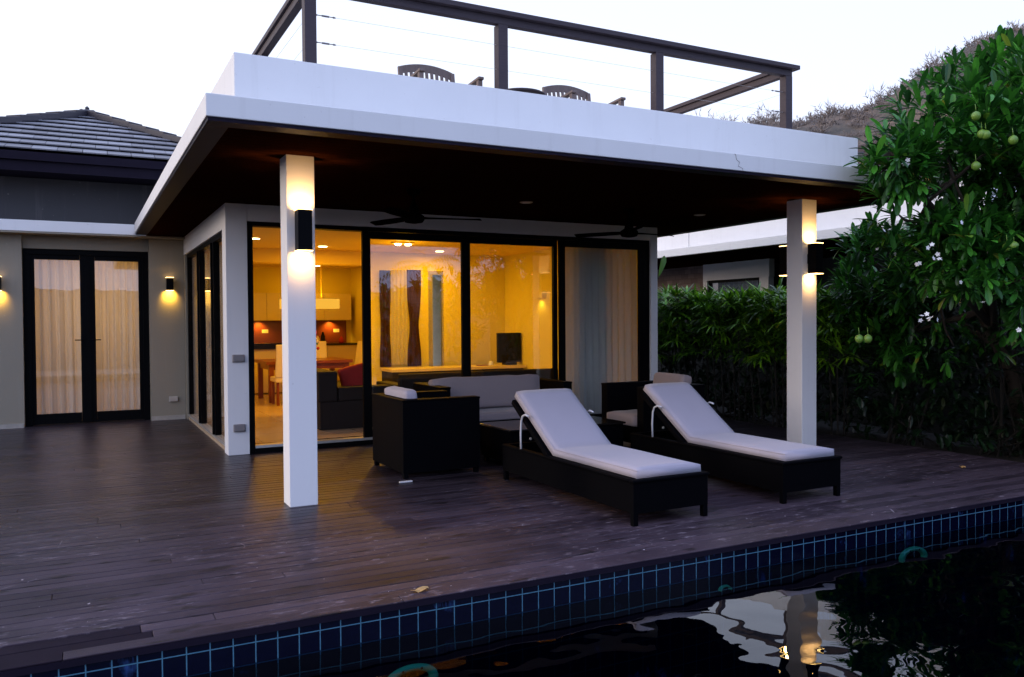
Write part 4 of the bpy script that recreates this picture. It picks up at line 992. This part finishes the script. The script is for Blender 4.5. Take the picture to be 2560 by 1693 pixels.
def rosette(Lv, p, ax, r, n=10, L_=.20, W_=.055):
    ax = ax.normalized(); u = ax.orthogonal().normalized(); w_ = ax.cross(u); ph = r.random()*6.28
    for k in range(n):
        a = ph+k*2.4; tilt = r.uniform(.15, 1.35) if k > 2 else r.uniform(.1, .6)
        d = ax*math.cos(tilt)+(u*math.cos(a)+w_*math.sin(a))*math.sin(tilt)
        s_ = r.uniform(.45, 1.25); Lv.leaf(p+rnd_dir(r)*.012, d, UPV if abs(d.z) < .95 else u, L_*s_, W_*s_, droop=r.uniform(.05, .3))
def in_blobs(p, blobs): return any((p-c).length < rad for c, rad in blobs)
def flower(Mb, p, ax, r, s=.028):
    ax = ax.normalized(); u = ax.orthogonal().normalized(); w_ = ax.cross(u)
    for k in range(5):
        a = k*2*math.pi/5; d = (u*math.cos(a)+w_*math.sin(a)); sdv = ax.cross(d)
        Mb.quad(p, p+d*s*.6+sdv*s*.38, p+d*s*1.15+ax*s*.1, p+d*s*.6-sdv*s*.38)
def broad_tree(name, label, blobs, base, nros, seed, mat='leaf', L_=.20, W_=.046, flowers=0, group=None, shell=.50, trunk_r=.11, cull=None, density=None):
    r = random.Random(seed); t = thing(name, label, 'tree', base, group); Lv = Leaves(); pts = []
    vol = [b_[1]**2.4 for b_ in blobs]; tot = sum(vol)
    for (c, rad), vv in zip(blobs, vol):
        k = 0
        while k < nros*vv/tot:
            k += 1
            d = rnd_dir(r); rho = rad*(shell+(1-shell)*r.random()) if r.random() < .8 else rad*r.random()*shell
            p = c+d*rho*Vector((1, 1, 1)).length/1.732
            if density and (noise.noise(p*1.1+Vector((seed, 0, 0))) < density or noise.noise(p*2.6+Vector((0, seed, 0))) < density+.30): continue
            if cull and cull(p): continue
            pts.append((p, c, d))
    for p, c, d in pts:
        ax = (d*.9+UPV*.45+rnd_dir(r)*.8); rosette(Lv, p, ax, r, r.randint(7, 12), L_, W_)
    tk = MB(); b0 = Vector(base); top = sum((c for c, _ in blobs), Vector())/len(blobs)
    tk.tube([b0+Vector((0, 0, -.15)), b0.lerp(top, .35)+Vector((.08, -.05, 0)), b0.lerp(top, .7)+Vector((-.05, .06, 0)), top], [trunk_r*1.2, trunk_r*.9, trunk_r*.7, trunk_r*.4], 12)
    tr = tk.build('trunk', 'trunk', t, True)
    lm = MB()
    for c, rad in blobs:
        s0 = b0.lerp(top, r.uniform(.45, .8)); mid = s0.lerp(c, .5)+rnd_dir(r)*.15; lm.tube([s0, mid, c], [trunk_r*.4, trunk_r*.25, trunk_r*.10], 8)
        for _ in range(4):
            d = rnd_dir(r); e = c+d*rad*.70
            if cull and (cull(e) or cull(c)): continue
            lm.tube([c, c.lerp(e, .5)+rnd_dir(r)*.08, e], [trunk_r*.18, .012, .005], 6)
    lm.build('limbs', 'trunk', t, True); Lv.build('crown', mat, t)
    return t, pts
GX = lambda p: (p.y > 5.3 and p.x < 7.9 and p.z < 3.7) or (p.x < 8.2 and p.z < 1.6 and p.y > 4.5) or p.z < .3
blobs = [(at(2520, 440, 9.3), 1.22), (at(2385, 450, 8.6), .70), (at(2280, 410, 8.25), .40), (at(2600, 360, 10.2), 1.10), (at(2480, 620, 8.7), .85), (at(2330, 560, 8.5), .52),
         (at(2600, 680, 9.0), .85), (at(2850, 450, 9.5), 1.4), (at(2222, 385, 8.1), .28), (at(2310, 320, 8.9), .38), (at(2400, 250, 9.7), .40), (at(2550, 180, 10.0), .36), (at(2460, 190, 9.9), .30),
         (at(2180, 650, 11.2), .38), (at(2165, 750, 11.2), .48), (at(2250, 700, 10.9), .75), (at(2350, 760, 10.5), .90), (at(2230, 850, 11.0), .6)]
tree, tp = broad_tree('flowering_tree', 'broad green tree with white flowers and green fruit beside the roof corner', blobs, (9.7, 5.7, -.12), 5600, 11, cull=GX, density=-.34)
r = random.Random(21); Fm = MB(); nfl = 0
vis = [q for q in tp if (q[0]-Vector((0, 0, H0))).length < 9.6]; r.shuffle(vis)
FP = [(2330, 615), (2345, 640), (2290, 660), (2325, 780), (2310, 795), (2333, 800), (2460, 755), (2540, 742), (2537, 832), (2215, 578), (2355, 645), (2268, 400), (2410, 560)]
for (px, py) in FP:
    for _ in range(r.randint(1, 3)):
        p = at(px+r.uniform(-12, 12), py+r.uniform(-10, 10), 7.9); fm = MB(); flower(fm, p, Vector((-.6, -.6, .5))+rnd_dir(r)*.9, r, .020); fm.build('flower', 'petal', tree)
for p, c, d in vis[:16]:
    fm = MB(); flower(fm, p+d*.12, (Vector((0, 0, H0))-p).normalized()+rnd_dir(r)*1.1, r, .018); fm.build('flower', 'petal', tree)
for (px, py) in ((2440, 290), (2455, 335), (2465, 337), (2533, 350), (2518, 617), (2535, 615), (2148, 847), (2170, 847), (2440, 415)):
    p = at(px, py, 8.1); fm = MB(); fm.lathe(p-Vector((0, 0, .04)), [(.006, 0), (.022, .008), (.033, .022), (.037, .040), (.034, .056), (.022, .070), (.008, .077), (.003, .079)], 20); fm.tube([p+Vector((0, 0, .04)), p+Vector((.004, .01, .10))], .003, 5)
    fm.build('fruit', 'green_fruit', tree, True)

# lady palm hedge along the deck
def palm_clump(x, y, seed, label, hmax=2.05, n=34, mat='palmleaf', sp=.5, zmin=.85):
    r = random.Random(seed); t = thing('fan_palm_clump', label, 'palm', (x, y, -.12), 'fan palms making the hedge'); Lv = Leaves(); st = MB()
    for k in range(n):
        bx, by = x+r.uniform(-sp, sp), y+r.uniform(-.45, .45); hh = r.uniform(zmin, hmax-.25) if k % 3 else r.uniform(hmax-.55, hmax-.25)
        base_ = Vector((bx*.8+x*.2, by*.8+y*.2, -.1)); topp = Vector((bx, by, hh))
        if k % 8 == 0: st.tube([base_, topp], [.012, .008], 6)
        for q in range(4):
            d = (Vector((r.uniform(-1, .7), r.uniform(-1, 1), r.uniform(-.1, 1.0)))).normalized(); c = topp+d*r.uniform(.08, .24)
            side = d.cross(UPV).normalized(); nb = r.randint(6, 9)
            for j in range(nb):
                a = (j-(nb-1)/2)/(nb-1)*2.5; dd = d*math.cos(a)+side*math.sin(a); Lv.blade(c, dd, UPV, r.uniform(.22, .34), .036, r.uniform(.15, .6))
    st.build('stems', 'dark_stem', t); Lv.build('fronds', mat, t)
PL = ['fan palm clump just right of the white wall end', 'fan palm clump second from the white wall end', 'fan palm clump in the middle of the palm hedge', 'fan palm clump fourth from the white wall end', 'fan palm clump just left of the far column', 'fan palm clump behind the far column']
for k, (x, y) in enumerate(((8.95, 12.3), (8.85, 11.3), (8.80, 10.3), (8.75, 9.35), (8.75, 8.45), (8.8, 7.6))):
    palm_clump(x, y, 40+k, PL[k], 1.98-.03*k, 80 if k < 5 else 60)
# dark shrubs under the tree
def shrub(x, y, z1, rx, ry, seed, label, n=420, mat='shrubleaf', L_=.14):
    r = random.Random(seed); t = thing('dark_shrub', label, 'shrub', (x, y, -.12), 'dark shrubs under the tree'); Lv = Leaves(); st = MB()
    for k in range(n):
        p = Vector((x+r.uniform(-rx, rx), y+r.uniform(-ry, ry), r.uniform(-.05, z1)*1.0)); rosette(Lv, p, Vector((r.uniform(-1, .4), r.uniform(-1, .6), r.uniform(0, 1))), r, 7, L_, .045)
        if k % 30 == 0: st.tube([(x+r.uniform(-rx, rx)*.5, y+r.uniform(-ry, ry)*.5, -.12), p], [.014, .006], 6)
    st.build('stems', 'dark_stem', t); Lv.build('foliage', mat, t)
SL = ['dark shrub under the tree beside the far column', 'dark shrub in the middle under the tree', 'dark shrub under the tree near the right picture edge', 'dark shrub at the right picture edge by the pool end', 'long low shrub added to darken the foot of the fan palm hedge', 'dark shrub past the pool end outside the deck']
for k, (x, y, z1, rx, ry) in enumerate(((8.95, 6.6, 1.9, .6, .6), (9.1, 5.5, 1.8, .65, .65), (9.2, 4.3, 1.7, .65, .65), (9.3, 3.0, 1.7, .7, .7), (9.0, 9.9, 1.2, .35, 2.9), (9.4, 1.6, 1.6, .7, .8))):  # the low palm-foot row is added, its dark leaves stand in for shade
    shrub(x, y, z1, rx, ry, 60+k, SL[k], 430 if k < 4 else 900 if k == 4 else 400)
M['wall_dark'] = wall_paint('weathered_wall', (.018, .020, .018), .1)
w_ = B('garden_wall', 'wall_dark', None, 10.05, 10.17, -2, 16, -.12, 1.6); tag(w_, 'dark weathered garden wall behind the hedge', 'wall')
# banana leaf by the wall end
t = thing('banana_plant', 'single pale broad leaf rising behind the right wall end', 'plant', (7.75, 11.2, -.12)); Lv = Leaves()
pb = at(1650, 680, 12.6); Lv.leaf(pb+Vector((-.03, 0, -.08)), Vector((.22, 0, .55)), Vector((0, -1, .2)), .36, .10, droop=.1); Lv.build('leaf_blade', 'palmleaf', t)
MB().tube([Vector((7.75, 11.2, -.12)), pb+Vector((-.03, 0, -.08))], [.03, .012], 8).build('stem', 'trunk', t)

# trees behind the viewer, seen as reflections in the glass
broad_tree('garden_tree', 'round dark tree reflected in the second glass panel', [(Vector((14.5, -6.5, 3.4)), 2.0), (Vector((16.5, -6, 2.6)), 1.8), (Vector((13.2, -6.2, 2.0)), 1.4)], (14.8, -6.3, -.12), 420, 31, L_=.42, W_=.13, group='garden trees reflected in the glass')
broad_tree('garden_tree', 'tall dark tree reflected in the right glass panel', [(Vector((19.5, -6.0, 4.2)), 2.6), (Vector((21.5, -5.5, 3.0)), 2.4), (Vector((17.8, -5.2, 2.6)), 1.8)], (19.8, -5.8, -.12), 520, 32, L_=.45, W_=.14, group='garden trees reflected in the glass')
broad_tree('garden_tree', 'low dark tree reflected in the first glass panel', [(Vector((10.8, -7.0, 1.6)), 1.5), (Vector((8.9, -7.4, 1.2)), 1.3)], (10.2, -7.2, -.12), 300, 33, L_=.36, W_=.11, group='garden trees reflected in the glass')
t = thing('palm_tree', 'small palm with arching fronds reflected in the first glass panel', 'palm', (10.4, -7.8, -.12))
MB().tube([(10.4, -7.8, -.12), (10.45, -7.8, 1.5), (10.4, -7.8, 3.3)], [.13, .10, .08], 10).build('trunk', 'trunk', t, True)
Lv = Leaves(); r = random.Random(8)
for k in range(13):
    a = k*2.4; el = r.uniform(.1, 1.0); d = Vector((math.cos(a)*math.cos(el), math.sin(a)*math.cos(el), math.sin(el))); p = Vector((10.4, -7.8, 3.3)); sdv = d.cross(UPV).normalized(); vel = d*.13
    for j in range(14):
        for s in (-1, 1): Lv.blade(p, sdv*s+vel.normalized()*.5-UPV*.25, UPV, .34*(1-abs(j-6)/11), .035, .3)
        p = p+vel; vel = vel-UPV*.012
Lv.build('fronds', 'palmleaf', t)

# ------------------------------------------------------------------ hills
def hill_patch(name, skyl, r0, r1, rp, n_r=44, n_a=170, mat='hill', amp=2.0):
    az = []
    for px, py in skyl:
        d = ray(px, py) if not isinstance(px, str) else None
        az.append((math.atan2(d.x, d.y), d.z/math.hypot(d.x, d.y)))
    return az
def build_hill(name, az, r0, rp, r1, amp, seed, n_a=180, n_r=40):
    vs, fs = [], []
    for i in range(n_a+1):
        a = az[0][0]+(az[-1][0]-az[0][0])*i/n_a
        for (a0, e0), (a1, e1) in zip(az, az[1:]):
            if a0 <= a <= a1+1e-9: e = e0+(e1-e0)*(a-a0)/(a1-a0); break
        for j in range(n_r+1):
            t_ = j/n_r; rr_ = r0+(r1-r0)*t_; tp_ = (rp-r0)/(r1-r0)
            s = (t_/tp_) if t_ < tp_ else max(0, 1-(t_-tp_)/(1-tp_)); s = s*s*(3-2*s)*.55+s*.45
            hz = H0+e*rp; x, y = rr_*math.sin(a), rr_*math.cos(a)
            nn = noise.fractal(Vector((x*.05+seed, y*.05, 0)), .9, 2, 5)*amp*s
            vs.append((x, y, -.3+hz*s+nn*.7))
    for i in range(n_a):
        for j in range(n_r): q = i*(n_r+1)+j; fs.append((q, q+n_r+1, q+n_r+2, q+1))
    return raw(name, vs, fs, 'hill', None, True)
SK = [(1500, 330), (1700, 315), (1810, 308), (1860, 305), (1905, 305), (2000, 312), (2090, 292), (2140, 288), (2200, 262), (2235, 236), (2260, 208), (2310, 175), (2360, 150), (2450, 110), (2560, 70), (2800, 10), (3200, 60), (3900, 420)]
az = []
for px, py in SK:
    d = ray(px, py); az.append((math.atan2(d.x, d.y), d.z/math.hypot(d.x, d.y)))
az = [(az[0][0]-.12, .02)]+az+[(az[-1][0]+.25, .03)]
S(build_hill('hillside', az, 45, 120, 230, 2.2, 3.1))
rr = random.Random(9); rg_ = [(R(a), .035+.03*noise.noise(Vector((a*.05, 1.7, 0)))) for a in range(115, 331, 5)]
S(build_hill('far_hills', rg_, 260, 420, 600, 6, 8.0, 220, 16))
# bare scrub on the ridge
def scrub(n, seed, rng_az, e_fun, rad, mb):
    r = random.Random(seed)
    for _ in range(n):
        a = r.uniform(*rng_az); k = r.random()**.55; rr_ = 45+(120-45)*k+rad
        for (a0, e0), (a1, e1) in zip(az, az[1:]):
            if a0 <= a <= a1: e = e0+(e1-e0)*(a-a0)/(a1-a0); break
        s = (rr_-45)/(230-45)/((120-45)/(230-45)); s = min(1, s); s = s*s*(3-2*s)*.55+s*.45
        x, y = rr_*math.sin(a), rr_*math.cos(a)
        nn = noise.fractal(Vector((x*.05+3.1, y*.05, 0)), .9, 2, 5)*2.2*s; z = -.3+(H0+e*120)*s+nn*.7
        p = Vector((x, y, z-.2)); hgt = r.uniform(.6, 1.6)*(2.0 if r.random() < .10 else 1)
        for _q in range(12):
            d = (UPV*1.0+rnd_dir(r)*.75).normalized(); e_ = p+d*hgt*r.uniform(.4, 1)
            sdv = d.cross(rnd_dir(r)).normalized()*.035; mb.f.append(tuple(range(len(mb.v), len(mb.v)+3))); mb.v += [p-sdv, p+sdv, e_]
            for _w in range(4):
                st_ = p.lerp(e_, r.uniform(.4, 1)); d2 = (d+rnd_dir(r)*.9).normalized(); e2 = st_+d2*hgt*.32; sv = d2.cross(rnd_dir(r)).normalized()*.05
                mb.f.append(tuple(range(len(mb.v), len(mb.v)+3))); mb.v += [st_-sv, st_+sv, e2]
lv = Leaves(); a_lo, a_hi = az[2][0], az[-5][0]
scrub(650, 5, (a_lo, a_hi), None, 0, lv)
tag(lv.build('dry_scrub', 'twig'), 'dry leafless scrub covering the brown hillside', 'scrub', kind='stuff')
